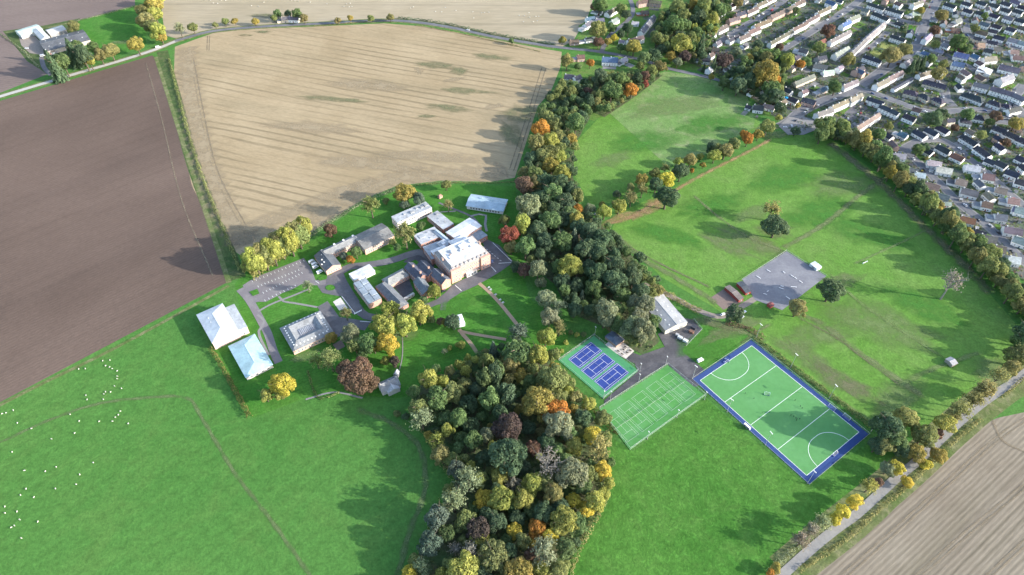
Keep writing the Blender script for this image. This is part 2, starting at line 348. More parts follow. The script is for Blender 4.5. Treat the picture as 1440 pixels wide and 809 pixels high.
def crown_wispy(seed, n=850, leaf=.075):
    r = np.random.default_rng(seed); k = 46; d = unit(r, k); d[:, 2] = np.abs(d[:, 2]) * 1.3 - .3; tip = d * r.uniform(.75, 1.05, (k, 1)); i = r.integers(0, k, n)
    t = r.uniform(.35, 1.0, (n, 1)); p = tip[i] * t + r.normal(size=(n, 3)) * .085; p[:, 2] += .1 * (1 - t[:, 0])
    return leaf_mesh('crown', p, tip[i] + r.normal(size=(n, 3)) * .8, leaf, r.uniform(.2, .8, k)[i] + r.normal(size=n) * .15, seed=seed)
def crown_conifer(seed, n=1700, leaf=.085, slim=1.0):
    r = np.random.default_rng(seed); z = 1 - np.sqrt(r.uniform(0, 1, n)) ; layers = 9; ph = r.uniform(0, 6.28, layers + 1); li = (z * layers).astype(int)
    a = r.uniform(0, 2 * np.pi, n); star = .80 + .20 * np.cos(a * 7 + ph[np.clip(li, 0, layers)]); step = 1.0 - .35 * (z * layers - li)
    rr = (1 - z) ** .75 * star * (.55 + .45 * step) * slim * r.uniform(.72, 1.03, n)
    p = np.stack([np.cos(a) * rr, np.sin(a) * rr, z * 2 - 1 - .12 * rr], 1); q = np.stack([np.cos(a), np.sin(a), np.full(n, .45)], 1)
    return leaf_mesh('crown', p, q + r.normal(size=p.shape) * .45, leaf, .5 + .25 * (star - .8) / .2 * .5 + r.normal(size=n) * .17, seed=seed)
def limb_mesh(name, segs, mat):
    """tapered 6-sided limbs (a, b, ra, rb)"""
    v = []; f = []
    for a, b, ra, rb in segs:
        a, b = Vector(a), Vector(b); q = (b - a).to_track_quat('Z', 'Y'); k = len(v)
        for c, rr in ((a, ra), (b, rb)):
            for i in range(6):
                t = i / 6 * 2 * math.pi; v.append(c + q @ Vector((math.cos(t) * rr, math.sin(t) * rr, 0)))
        f += [(k + i, k + (i + 1) % 6, k + 6 + (i + 1) % 6, k + 6 + i) for i in range(6)]
    return mesh(name, v, f, mat)
def trunk_mesh(seed, mat='bark', bare=False):
    """unit tree skeleton: height 1, spread 1 = crown radius; limbs reach into the crown"""
    r = random.Random(seed); s = [((0, 0, -.03), (0, 0, .28), .085, .055), ((0, 0, .28), (.02, .01, .62), .055, .03)]
    for i in range(14 if bare else 6):
        a = i * 2.4 + r.random(); z = r.uniform(.26, .6); l = r.uniform(.5, .85); e = Vector((math.cos(a) * l, math.sin(a) * l, min(.95, z + r.uniform(.15, .38))))
        mid = Vector((e.x * .5, e.y * .5, z + (e.z - z) * .65)); s += [((0, 0, z), mid, .03, .016), (mid, e, .016, .005)]
        if bare:
            for k in range(5):
                g = mid.lerp(e, r.random()); s.append((g, g + Vector((r.uniform(-.35, .35), r.uniform(-.35, .35), r.uniform(.02, .2))), .008, .002))
    return limb_mesh('trunk', s, mat)
CR = {'tallfill': [crown_round(230 + i, 1900, .075, 20, .58, (.26, .40), .5, -.9) for i in range(6)], 'fill': [crown_round(200 + i) for i in range(6)], 'round': [crown_round(i, 3000, .064) for i in range(8)], 'tall': [crown_round(20 + i, 2900, .058, 20, .58, (.26, .40), .5, -.9) for i in range(5)],
      'dense': [crown_round(40 + i, 4200, .050, 30, .66, (.20, .33), .62) for i in range(5)], 'wispy': [crown_wispy(60 + i, 1300, .06) for i in range(6)],
      'bare': [crown_wispy(70 + i, 260, .06) for i in range(3)], 'cone': [crown_conifer(80 + i) for i in range(4)], 'shrub': [crown_round(90 + i, 420, .15, 7, .5, (.4, .55), .6, -.6) for i in range(5)],
      'column': [crown_round(100 + i, 1700, .08, 16, .55, (.3, .42), .55, -.95) for i in range(3)]}
TR = [trunk_mesh(i) for i in range(3)]; TRB = [trunk_mesh(10 + i, 'pale_bark', True) for i in range(2)]
#        linear leaf colour, word
HUE = {'dg': ((.108, .162, .088), 'dark green'), 'mg': ((.150, .222, .088), 'mid green'), 'ol': ((.225, .260, .098), 'olive green'), 'yg': ((.345, .365, .100), 'yellow green'),
       'ye': ((.520, .455, .085), 'golden yellow'), 'or': ((.460, .240, .060), 'orange'), 'rd': ((.360, .120, .080), 'russet red'), 'br': ((.195, .130, .090), 'copper brown'),
       'pu': ((.130, .098, .085), 'dark purple'), 'gr': ((.280, .255, .205), 'bare grey'), 'wg': ((.245, .280, .165), 'grey green'), 'bl': ((.135, .180, .130), 'blue green'),
       'oy': ((.360, .310, .090), 'yellow ochre'), 'ob': ((.270, .260, .108), 'olive brown')}
LAND = [('by the sports hall', 300, 440), ('by the pale blue hall', 370, 560), ('beside the car park', 380, 345), ('by the school buildings', 560, 320), ('beside the blue roofed hall', 690, 262),
        ('beside the school drive', 470, 470), ('next to the stone cottage', 545, 555), ('south of the school wings', 575, 465), ('by the white marquee', 640, 468), ('on the lower lawn', 640, 505),
        ('beside the blue tennis courts', 795, 480), ('in the belt below the stubble', 760, 180), ('in the dark wood', 790, 340), ('beside the grey roofed shed', 890, 440),
        ('in the lower wood', 700, 600), ('in the lower wood', 760, 720), ('in the lower wood', 620, 560), ('at the foot of the wood', 690, 800), ('along the park track', 900, 260), ('along the park track', 1010, 215),
        ('at the park gate', 1065, 185), ('beside the grey court', 1130, 420), ('on the open meadow', 1080, 305), ('on the far meadow', 1335, 400), ('along the estate shelterbelt', 1200, 205), ('along the estate shelterbelt', 1300, 310),
        ('along the estate shelterbelt', 1400, 400), ('by the hockey pitch corner', 1265, 600), ('along the country lane', 1190, 700), ('along the country lane', 1390, 560), ('by the farm', 120, 80), ('by the field road', 420, 30),
        ('by the villas', 830, 80), ('by the big white villa', 870, 120), ('in the villa wood', 930, 60), ('beside the small cottage', 1030, 95), ('above the small green', 1090, 70), ('in the near town gardens', 1180, 120),
        ('in the far town gardens', 1350, 60), ('in the estate gardens', 1350, 200), ('at the edge of the dark wood', 740, 380), ('above the tennis courts', 770, 420), ('by the pasture corner', 390, 560)]
def where(p):
    x, y = PX(p); return min(LAND, key=lambda l: (l[1] - x) ** 2 + (l[2] - y) ** 2)[0]
TREES = []
def tree(px, py, d_px, code, name=None):
    """px,py: middle of the crown in the photo; d_px: its width there"""
    h, _, s = code.partition('.'); s = s or {'gr': 'b', 'wg': 'w', 'bl': 'c'}.get(h, 'r')
    g0 = G(px, py, 8); dist = (g0 - Vector((0, 0, CAMH))).length; wood = any(inside((px, py), w) for w in WOODS); D = max(2.2, d_px * dist / FPX * (1.26 if wood else 1.0 if py < 150 and not 700 < px < 990 else 1.18))
    ratio, crown_part = {'r': (1.12, .90), 't': (1.6, .92), 'd': (1.05, .90), 'w': (1.25, .90), 'b': (1.35, .85), 'c': (1.75, .95), 'k': (1.9, .92)}[s]
    if D < 5 and s in 'rtdw': return shrub(px, py, D, h)
    H = D * ratio * random.uniform(.92, 1.1); zc = H * (1 - crown_part / 2); b = G(px, py, zc); b.z = 0
    hue, word = HUE[h]; f = random.uniform(.86, 1.14); col = tuple(c * f * random.uniform(.95, 1.05) for c in hue)
    size = 'small' if D < 8 else 'medium' if D < 13 else 'large'
    form = {'c': 'conifer', 'b': 'tree with bare branches', 'k': 'upright columnar tree', 't': 'tall tree', 'w': 'thin crowned tree'}.get(s, 'broadleaf tree')
    w = word if not (h == 'gr' and s == 'b') else 'pale grey'
    top = Vector((b.x, b.y, H * .75))
    o = thing({'c': 'conifer_tree', 'b': 'bare_tree', 'k': 'columnar_tree'}.get(s) or name or ('woodland_tree' if wood else 'garden_tree' if PX(top)[0] > 985 and PX(top)[1] < 175 or PX(top)[1] < 165 else 'park_tree'), f'{size} {w} {form} {where(top)}', 'conifer' if s == 'c' else 'tree', b, random.uniform(0, 6.28), 'trees ' + where(top), top)
    kind = {'r': 'round', 't': 'tall', 'd': 'dense', 'w': 'wispy', 'b': 'bare', 'c': 'cone', 'k': 'column'}[s]
    if s == 'r' and D > 11: kind = 'dense'
    link('crown', random.choice(CR[kind]), o, (0, 0, zc), random.uniform(0, 6.28), (D / 2, D / 2 * random.uniform(.9, 1.1), H * crown_part / 2), col)
    bare = s in 'b'; link('trunk', random.choice(TRB if bare else TR), o, (0, 0, 0), 0, (D / 2, D / 2, H))
    TREES.append((b.x, b.y, D)); return o
def shrub(px, py, D, h, zc=None):
    H = D * random.uniform(.75, 1.0); b = G(px, py, H * .5); b.z = 0; hue, word = HUE[h]; f = random.uniform(.85, 1.2)
    top = Vector((b.x, b.y, H * .6)); o = link('shrub', random.choice(CR['shrub']), None, (b.x, b.y, H * .45), random.uniform(0, 6.28), (D / 2, D / 2, H * .55), tuple(c * f for c in hue))
    return tag(o, f'{"low" if D < 3 else "rounded"} {word} shrub {where(top)}', 'shrub', 'shrubs ' + where(top), top)
def grove(tf, s, items):
    for x, y, d, c in items: tree(*tf(x, y), d / s, c)
def hedge(px, w, h, hue, label, dens=9, world=False, lump=.35, leaf=.42, group='field hedges', name='hedge'):
    pts = smooth_line([(Vector(p) if world else G(*p)) for p in px], 2.0); r = np.random.default_rng(int(abs(pts[0].x * 13 + pts[0].y * 7)))
    P0 = np.array([p[:] for p in pts[:-1]]); P1 = np.array([p[:] for p in pts[1:]]); ln = np.linalg.norm(P1 - P0, axis=1); n = int(ln.sum() * dens * (w + 2 * h) / 5)
    i = r.choice(len(ln), n, p=ln / ln.sum()); t = r.random((n, 1)); c = P0[i] * (1 - t) + P1[i] * t; d = (P1 - P0)[i] / ln[i][:, None]; s = np.stack([-d[:, 1], d[:, 0], np.zeros(n)], 1)
    u = r.uniform(0, np.pi, n); bl = 1 + lump * np.sin(c[:, 0] * .55 + 1.3) * np.cos(c[:, 1] * .43) + lump * .6 * np.sin(c[:, 0] * 1.7 + c[:, 1] * 1.3)
    off = np.cos(u) * w * .5 * bl * r.uniform(.75, 1.05, n); z = (np.sin(u) ** .6) * h * bl * r.uniform(.65, 1.05, n); Pp = c + s * off[:, None]; Pp[:, 2] = z
    q = s * np.cos(u)[:, None] + np.array([0, 0, 1]) * np.sin(u)[:, None]; base = Vector((pts[0].x, pts[0].y, 0)); Pp -= np.array(base[:])
    me = leaf_mesh('foliage', Pp, q + r.normal(size=Pp.shape) * .5, leaf, .5 + .25 * np.sin(c[:, 0] * .21 + c[:, 1] * .17) + r.normal(size=n) * .18, seed=3)
    o = link(name, me, None, base, 0, None, HUE[hue][0] if isinstance(hue, str) else hue); mid = pts[len(pts) // 2]
    return tag(o, label, 'hedge', group, mid)
def inside(p, poly):
    x, y = p; c = False; j = len(poly) - 1
    for i in range(len(poly)):
        if (poly[i][1] > y) != (poly[j][1] > y) and x < (poly[j][0] - poly[i][0]) * (y - poly[i][1]) / (poly[j][1] - poly[i][1]) + poly[i][0]: c = not c
        j = i
    return c
def undergrowth(name, polys, label, per=.22, h=3.2, col=(.035, .055, .018), seed=5):
    """the uncountable bushes and brambles under a wood, one mass"""
    r = np.random.default_rng(seed); P = []
    for poly in polys:
        w = [G(*q)[:2] for q in poly]; xs = [q[0] for q in w]; ys = [q[1] for q in w]; area = (max(xs) - min(xs)) * (max(ys) - min(ys))
        for _ in range(int(area * per)):
            x, y = r.uniform(min(xs), max(xs)), r.uniform(min(ys), max(ys))
            if inside((x, y), w) and not any(inside((x, y), k_) for k_ in KEEP): P.append((x, y))
    P = np.array(P); k = .5 + .5 * np.sin(P[:, 0] * .31 + 1) * np.cos(P[:, 1] * .27); z = (.3 + r.random(len(P)) * h * (.25 + .75 * k)); p = np.column_stack([P, z])
    o = link(name, leaf_mesh('foliage', p, r.normal(size=p.shape) * .6 + [0, 0, 1], .85, .45 + .3 * np.sin(P[:, 0] * .11) * np.cos(P[:, 1] * .13) + r.normal(size=len(p)) * .2, seed=seed), None, None, 0, None, col)
    o['kind'] = 'stuff'; o['label'] = label; o['category'] = 'undergrowth'; return o

def canopy_fill(polys, label, mixes, seed=11):
    """the trees of the woods that cannot be told apart one by one, joined"""
    r = np.random.default_rng(seed); have = [(x, y, d) for x, y, d in TREES]; VV = []; TT = []; CC = []; src = []
    for k in range(6):
        me = (CR['fill'] if k < 3 else CR['tallfill'])[k]; n = len(me.vertices); co = np.empty(n * 3, np.float32); me.vertices.foreach_get('co', co); tn = np.empty(n, np.float32); me.attributes['tone'].data.foreach_get('value', tn); src.append((co.reshape(-1, 3), tn))
    for poly, hues in zip(polys, mixes):
        w = [G(*q)[:2] for q in poly]; xs = [q[0] for q in w]; ys = [q[1] for q in w]
        for _ in range(5000):
            x, y = r.uniform(min(xs), max(xs)), r.uniform(min(ys), max(ys)); D = r.uniform(6.5, 11.5)
            if not inside((x, y), w) or any(inside((x, y), k_) for k_ in KEEP) or any((x - a) ** 2 + (y - b) ** 2 < (.345 * (D + d)) ** 2 for a, b, d in have): continue
            have.append((x, y, D)); H = D * r.uniform(1.0, 1.85); co, tn = src[r.integers(0, 6)]; q = co.reshape(-1, 4, 3); keep = r.random(len(q)) < .62; q = q[keep].reshape(-1, 3); t = tn.reshape(-1, 4)[keep].ravel()
            a = r.uniform(0, 6.28); c, s_ = math.cos(a), math.sin(a); V = np.column_stack([(q[:, 0] * c - q[:, 1] * s_) * D / 2 + x, (q[:, 0] * s_ + q[:, 1] * c) * D / 2 + y, q[:, 2] * H * .42 + H * .58]); VV.append(V); TT.append(t)
            h = np.array(HUE[hues[r.integers(0, len(hues))]][0]) * r.uniform(.85, 1.2); CC.append(np.tile(np.append(h, 1), (len(V), 1)))
    V = np.vstack(VV); n = len(V) // 4; me = bpy.data.meshes.new('canopy'); me.vertices.add(4 * n); me.vertices.foreach_set('co', V.astype(np.float32).ravel()); me.loops.add(4 * n); me.loops.foreach_set('vertex_index', np.arange(4 * n, dtype=np.int32)); me.polygons.add(n); me.polygons.foreach_set('loop_start', np.arange(0, 4 * n, 4, dtype=np.int32)); me.materials.append(M['canopy']); me.update(calc_edges=True)
    me.attributes.new('tone', 'FLOAT', 'POINT').data.foreach_set('value', np.concatenate(TT).astype(np.float32)); me.attributes.new('leaf_colour', 'FLOAT_COLOR', 'POINT').data.foreach_set('color', np.vstack(CC).astype(np.float32).ravel())
    o = link('woodland_canopy', me); o['kind'] = 'stuff'; o['label'] = label; o['category'] = 'woodland'; print('CANOPY', len(VV), n); return o

def garden_planting(poly, label, n=9000, seed=21):
    """uncountable small bushes, borders and beds between the town houses"""
    r = np.random.default_rng(seed); w = [G(*q)[:2] for q in poly]; xs = [q[0] for q in w]; ys = [q[1] for q in w]; H = np.array([(x, y, l / 2 + 1.2, d / 2 + 1.2, a) for x, y, l, d, a in HOUSES]); RD = []
    for p, wd, _ in ROADS: RD += [(q.x, q.y, wd / 2 + 2.2) for q in smooth_line([G(*q) for q in p], 4.0)]
    RD = np.array(RD); C = []
    while len(C) < n:
        x, y = r.uniform(min(xs), min(max(xs), 900)), r.uniform(min(ys), max(ys)); px, py = PX((x, y, 0))
        if px > 1470 or py < -8 or not inside((x, y), w): continue
        if (np.hypot(RD[:, 0] - x, RD[:, 1] - y) < RD[:, 2]).any(): continue
        dx, dy = x - H[:, 0], y - H[:, 1]; u = dx * np.cos(H[:, 4]) + dy * np.sin(H[:, 4]); v = -dx * np.sin(H[:, 4]) + dy * np.cos(H[:, 4])
        if ((np.abs(u) < H[:, 2]) & (np.abs(v) < H[:, 3])).any(): continue
        if math.sin(x * .19 + 1) * math.cos(y * .17) < -.45: continue
        C.append((x, y, r.uniform(.5, 1.9)))
    C = np.array(C); k = 9; i = np.repeat(np.arange(n), k); u = unit(r, n * k); u[:, 2] = np.abs(u[:, 2]); P = np.column_stack([C[i, 0] + u[:, 0] * C[i, 2], C[i, 1] + u[:, 1] * C[i, 2], u[:, 2] * C[i, 2] * 1.1 + .1])
    me = leaf_mesh('foliage', P, u + r.normal(size=P.shape) * .4, .55, r.uniform(.2, .8, n)[i], 'canopy', seed); hs = [HUE[q][0] for q in ('dg', 'dg', 'mg', 'ol', 'dg', 'mg', 'ob', 'br')]; c = np.array(hs)[r.integers(0, len(hs), n)][i]; c = np.column_stack([c, np.ones(len(c))])
    me.attributes.new('leaf_colour', 'FLOAT_COLOR', 'POINT').data.foreach_set('color', np.repeat(c, 4, axis=0).astype(np.float32).ravel()); o = link('garden_planting', me); o['kind'] = 'stuff'; o['label'] = label; o['category'] = 'planting'; return o

# ------------------------------------------------------------------ the setting: ground, fields, water-free land, roads
sheet('ground', [(-3000, -600), (3000, -600), (3000, 4200), (-3000, 4200)], 0, 'turf', 'green pasture and open grass land', world=True, fixed=True)
Z1, Z2, Z3, Z4, Z5 = .02, .08, .15, .24, .40
sheet('ploughed_field', [(-420, 268), (0, 142), (214, 78), (219, 82), (260, 210), (320, 397), (0, 566), (-420, 790)], Z1, 'plough', 'large brown ploughed field')
sheet('ploughed_field', [(-420, 40), (-300, -60), (188, -40), (190, 8), (110, 29), (62, 40), (8, 47), (40, 82), (68, 104), (0, 131), (-420, 255)], Z1, 'plough_top', 'brown ploughed field round the farm')
sheet('stubble_field', [(246, 66), (300, 46.5), (350, 41), (440, 37.5), (540, 33), (600, 37.5), (680, 53), (760, 68), (790, 73), (788, 95), (775, 128), (756, 150), (740, 200), (724, 250), (690, 256), (620, 254), (556, 262), (505, 284), (462, 312), (432, 330), (415, 345), (345, 364), (328, 352), (300, 318), (270, 262), (252, 180), (244, 120)], Z1, 'stubble', 'cut straw stubble field above the school')
sheet('stubble_field', [(232, 50), (226, 5), (222, -40), (845, -40), (828, 20), (806, 58), (790, 66), (690, 50), (620, 35.5), (560, 27.5), (470, 31), (380, 35.5), (300, 42), (250, 55)], Z1, 'stubble_top', 'pale stubble field beyond the road, dotted with sheep')
sheet('stubble_field', [(1118, 828), (1144, 807), (1221, 745), (1294, 675), (1346, 627), (1381, 598), (1402, 588), (1440, 580), (1560, 560), (1700, 900), (1300, 1100), (1060, 900)], Z1, 'stubble_side', 'brown drilled field beside the lane')
sheet('rough_grass', [(895, 108), (935, 101), (965, 104), (1012, 116), (1050, 135), (1062, 165), (1060, 180), (1000, 215), (940, 235), (880, 180), (858, 160)], Z2, 'rough_meadow', 'pale tussocky upper meadow')
sheet('meadow', [(805, 205), (850, 158), (900, 110), (1000, 115), (1062, 150), (1070, 178), (1000, 215), (930, 252), (870, 285), (830, 288), (812, 255), (800, 230)], Z1, 'meadow', 'green upper meadow')
sheet('meadow', [(870, 300), (960, 258), (1050, 215), (1090, 190), (1160, 190), (1240, 250), (1310, 330), (1380, 400), (1450, 480), (1400, 540), (1300, 610), (1240, 600), (1215, 590), (1060, 470), (1000, 430), (930, 390), (900, 360), (860, 325)], Z1, 'meadow', 'wide park meadow')
sheet('paddock', [(852, 610), (890, 635), (992, 560), (1135, 682), (1225, 620), (1260, 640), (1200, 720), (1080, 830), (1000, 900), (800, 900), (790, 820), (860, 700)], Z1, 'paddock', 'rich green paddock below the pitches')
sheet('school_lawn', [(345, 470), (330, 400), (370, 350), (430, 345), (505, 290), (560, 268), (620, 260), (725, 262), (730, 300), (735, 380), (745, 420), (800, 470), (790, 510), (720, 480), (660, 540), (560, 560), (480, 555), (430, 560), (355, 588), (320, 530), (270, 430)], Z1, 'lawn', 'mown green lawns round the school')
sheet('rough_ground', [(955, 470), (985, 450), (1045, 470), (1060, 480), (1005, 515), (985, 520), (966, 490)], Z1, 'lawn', 'bright rough grass beside the yard')
sheet('farm_verge', [(4, 44), (62, 36), (112, 26), (125, 84), (72, 108), (38, 86)], Z1, 'rank', 'weedy ground round the farm buildings'); sheet('farm_paddock', [(110, 30), (192, 9), (205, 40), (205, 62), (170, 78), (120, 80), (105, 50)], Z2, 'lawn', 'small green paddock by the farm')
sheet('garden_grass', [(800, 68), (836, 20), (850, -40), (990, -40), (1000, 40), (985, 100), (900, 92), (840, 75)], Z1, 'garden_grass', 'villa gardens')
sheet('garden_grass', [(790, 82), (900, 92), (925, 100), (870, 150), (835, 170), (800, 160), (790, 120)], Z1, 'garden_grass', 'wooded villa gardens')
ta_ = T(1200, 0, 5.99)
TOWN = [(990, 105), (985, 60), (1000, -45), (1700, -45), (1700, 420), (1440, 395), (1385, 350), (1320, 290), (1270, 235), (1210, 190), (1150, 178), (1118, 188), (1090, 165), (1068, 150), (1050, 130), (1010, 115)]
sheet('town_ground', TOWN, Z1, 'town_soil', 'gardens, yards and paving between the town houses')
sheet('green_space', [(1050, 78), (1085, 66), (1105, 75), (1085, 92), (1062, 95)], Z2, 'garden_grass', 'small green behind the terraces')
KEEP = [[tuple(G(*q)[:2]) for q in k_] for k_ in ([(895, 410), (925, 405), (970, 445), (935, 480)], [(780, 505), (835, 465), (905, 522), (848, 570)], [(838, 68), (886, 66), (890, 104), (842, 106)], [(788, 95), (826, 95), (824, 124), (790, 122)], [(880, 40), (905, 15), (925, 20), (915, 60), (885, 62)], [(520, 525), (572, 515), (575, 560), (535, 570)])]
sheet('bowling_lawn', [ta_(205, 395), ta_(255, 350), ta_(375, 380), ta_(350, 430), ta_(300, 425)], Z3, 'fine_lawn', 'pale yellow green bowling lawn by the brown trees'); sheet('bowling_lawn', [ta_(130, 450), ta_(175, 420), ta_(280, 465), ta_(240, 505)], Z3, 'fine_lawn', 'lower pale yellow green bowling lawn'); sheet('small_lawn', [ta_(455, 285), ta_(470, 210), ta_(530, 225), ta_(510, 300)], Z3, 'lawn', 'bright green corner lawn by the main street'); sheet('small_lawn', [(1164, 12), (1170, 3), (1188, 6), (1180, 15)], Z3, 'lawn', 'bright green triangle at the street junction')
WOODS = [[(730, 300), (742, 240), (756, 180), (770, 140), (800, 120), (835, 128), (830, 165), (808, 205), (806, 250), (815, 290), (850, 320), (880, 350), (912, 385), (925, 402), (905, 415), (900, 440), (918, 462), (928, 480), (905, 500), (870, 480), (850, 460), (800, 440), (780, 400), (740, 370)],
         [(583, 585), (581, 560), (595, 535), (640, 522), (668, 502), (720, 490), (770, 500), (800, 540), (850, 610), (858, 660), (855, 700), (800, 790), (780, 850), (555, 850), (574, 806), (594, 768), (610, 735), (622, 708), (641, 676), (622, 652), (602, 618)],
         [(828, 116), (870, 108), (932, 106), (895, 135), (850, 165), (815, 150), (800, 130)], [(1010, 118), (1060, 80), (1100, 90), (1100, 120), (1090, 150), (1060, 140)], [(925, 30), (1000, 0), (1030, 0), (1000, 60), (985, 95), (920, 70)]]
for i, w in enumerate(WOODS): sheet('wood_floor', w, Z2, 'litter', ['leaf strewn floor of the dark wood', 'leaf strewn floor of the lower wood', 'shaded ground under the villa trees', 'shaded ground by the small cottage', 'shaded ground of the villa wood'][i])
# worn, dry and lush patches, tracks
for i, (x, y, a, b, r, k) in enumerate([(1055, 340, 40, 14, -.6, 'worn'), (1090, 325, 18, 12, 0, 'earth'), (1060, 300, 26, 12, .5, 'dry'), (1020, 345, 30, 9, -.7, 'worn'), (1150, 470, 30, 14, .3, 'dry'), (1130, 500, 26, 10, -.8, 'worn'), (1185, 395, 22, 9, .2, 'worn'), (1240, 455, 50, 22, -.5, 'dry'), (1300, 430, 40, 18, -.7, 'lush'),
        (1180, 260, 40, 22, .2, 'dry'), (1100, 250, 44, 24, .4, 'lush'), (940, 330, 40, 14, -.4, 'lush'), (1000, 290, 40, 18, .4, 'lush'), (1225, 330, 46, 20, -.5, 'lush'), (1150, 300, 50, 22, .5, 'lush'), (1260, 560, 30, 14, .5, 'dry'), (1190, 540, 30, 10, -.7, 'earth'), (950, 150, 60, 22, .3, 'dry'), (905, 200, 44, 22, .2, 'lush'), (1000, 175, 44, 22, .3, 'lush'), (860, 225, 26, 12, .5, 'dry'),
        (565, 470, 16, 10, .7, 'dry'), (660, 500, 18, 10, .2, 'lush'), (640, 430, 18, 10, .5, 'lush'), (985, 487, 22, 14, .5, 'lush'), (430, 500, 14, 6, .5, 'dry'), (170, 60, 18, 7, .1, 'worn'), (1395, 520, 20, 12, .5, 'dry'), (1010, 470, 20, 6, .6, 'worn'), (555, 448, 14, 6, .5, 'worn'), (1040, 460, 24, 8, .5, 'worn'), (1005, 455, 22, 6, -.3, 'earth'), (1080, 180, 16, 8, .3, 'earth'), (1090, 190, 22, 8, .3, 'worn')]):
    patch({'worn': 'worn_patch', 'earth': 'bare_earth_patch', 'dry': 'dry_grass_patch', 'lush': 'lush_grass_patch', 'track': 'dry_grass_patch'}[k], x, y, a, b, r, Z3 + .004 * i, k)
for i, (pts, w, k) in enumerate([([(860, 325), (905, 365), (940, 385), (985, 412), (1010, 428)], 7, 'worn'), ([(880, 345), (930, 372), (1000, 405)], 3, 'earth'), ([(1115, 440), (1155, 455), (1200, 490), (1250, 525), (1300, 560)], 7, 'worn'), ([(1120, 445), (1180, 478), (1215, 505), (1270, 545)], 3, 'earth'),
        ([(1165, 385), (1215, 430), (1290, 480), (1330, 505)], 4, 'dry'), ([(1100, 350), (1160, 315), (1215, 270), (1270, 235)], 6, 'worn'), ([(1200, 372), (1270, 340), (1300, 325)], 3, 'dry'), ([(975, 275), (1010, 305), (1055, 335), (1100, 352)], 4, 'worn'), ([(1260, 545), (1310, 520), (1380, 495)], 5, 'dry'), ([(985, 445), (1040, 465), (1080, 480)], 4, 'worn'), ([(1085, 455), (1060, 470), (1040, 485)], 3, 'worn'),
        ([(1050, 465), (1090, 500), (1160, 550), (1235, 600)], 5, 'dry'), ([(1165, 200), (1220, 243), (1258, 277), (1302, 322), (1345, 362), (1395, 415)], 12, 'earth')]):
    ribbon('worn_path', pts, w, Z4 + .004 * i, k, soft=True)
ribbon('wheel_track', [(-60, 640), (0, 622), (60, 595), (130, 570), (200, 560), (262, 560), (285, 590), (330, 665), (380, 730), (440, 815), (470, 860)], 3.2, Z3, 'track', 'wheel track curving across the sheep pasture', soft=True)
ribbon('wheel_track', [(500, 575), (550, 595), (590, 630), (597, 690), (575, 750), (555, 830)], 5, Z3, 'track', 'faint track curving round the wood', soft=True)
ribbon('field_margin', [(-420, 795), (0, 570), (165, 488), (322, 402)], 3, Z2, 'verge', 'pale grass margin of the ploughed field')
ribbon('field_margin', [(219, 80), (262, 215), (322, 398)], 4, Z2, 'verge', 'grass margin between plough and stubble')
ribbon('field_margin', [(8, 46), (62, 40), (110, 29), (190, 8)], 3, Z2, 'verge', 'pale margin of the upper plough')
ribbon('lane_verge', [(1103, 806), (1173, 746), (1233, 698), (1289, 650), (1346, 597), (1406, 550), (1440, 527), (1560, 432)], 22, Z1, 'verge', 'rough verges of the country lane')
ribbon('field_margin', [(1144, 807), (1221, 745), (1294, 675), (1381, 598)], 3, Z2, 'verge', 'dry grass edge of the drilled field')
for i, (pts, w) in enumerate([([(268, 82), (280, 150), (300, 240), (345, 330)], 1.6), ([(272, 82), (285, 150), (306, 240), (352, 328)], 1.6), ([(292, 50), (291, 72)], 1.5), ([(295, 50), (294, 72)], 1.5), ([(762, 95), (745, 150), (716, 240)], 1.6), ([(768, 95), (751, 150), (722, 242)], 1.6),
        ([(1180, 812), (1300, 705), (1400, 615), (1470, 570)], 1.4), ([(1186, 816), (1306, 708), (1406, 618), (1476, 573)], 1.4), ([(1280, 815), (1360, 745), (1440, 680)], 1.4), ([(1287, 818), (1367, 748), (1447, 683)], 1.4), ([(1380, 815), (1450, 750)], 1.4), ([(1387, 818), (1457, 753)], 1.4), ([(1394, 588), (1410, 620), (1450, 640)], 2.5)]):
    ribbon('tramline', pts, w, Z3 + .003 * i, 'wheel_mark', soft=True)
for i, (x, y, a, b, r, k) in enumerate([(612, 92, 30, 10, -.1, 'green_patch'), (645, 100, 12, 12, .3, 'green_patch'), (652, 128, 38, 8, -.15, 'green_patch'), (630, 152, 30, 8, -.2, 'green_patch'), (600, 164, 12, 4, 0, 'green_patch'), (690, 80, 30, 8, -.25, 'green_patch'), (735, 160, 26, 20, .2, 'green_patch'), (720, 190, 14, 30, .3, 'green_patch'), (590, 100, 6, 10, .2, 'straw'), (640, 112, 16, 5, .3, 'straw'), (695, 150, 12, 6, .3, 'straw'),
        (520, 230, 80, 12, -.15, 'straw'), (600, 220, 70, 10, -.1, 'straw'), (440, 180, 60, 14, -.15, 'straw'), (520, 120, 60, 14, -.15, 'straw'), (480, 270, 50, 10, .5, 'straw'), (380, 310, 40, 12, .5, 'straw'), (470, 140, 50, 6, -.15, 'green_patch'), (370, 45, 14, 5, 0, 'green_patch'), (345, 50, 12, 4, 0, 'green_patch'), (375, 22, 30, 8, 0, 'green_patch'), (340, 335, 18, 12, .3, 'wheel_mark')]):
    patch('stubble_patch', x, y, a, b, r, Z3 + .03 + .003 * i, k)
patch('leaf_litter', 905, 300, 26, 5, .5, Z4 + .1, 'leaf_litter_soft'); patch('leaf_litter', 880, 305, 30, 6, .42, Z4 + .103, 'leaf_litter_soft'); patch('leaf_litter', 925, 284, 16, 7, .4, Z4 + .106, 'leaf_litter_soft')
ribbon('leaf_litter', [(845, 318), (880, 308), (915, 290), (960, 262), (1000, 240), (1050, 215), (1085, 196)], 5, Z4 + .11, 'leaf_litter_soft', soft=True)
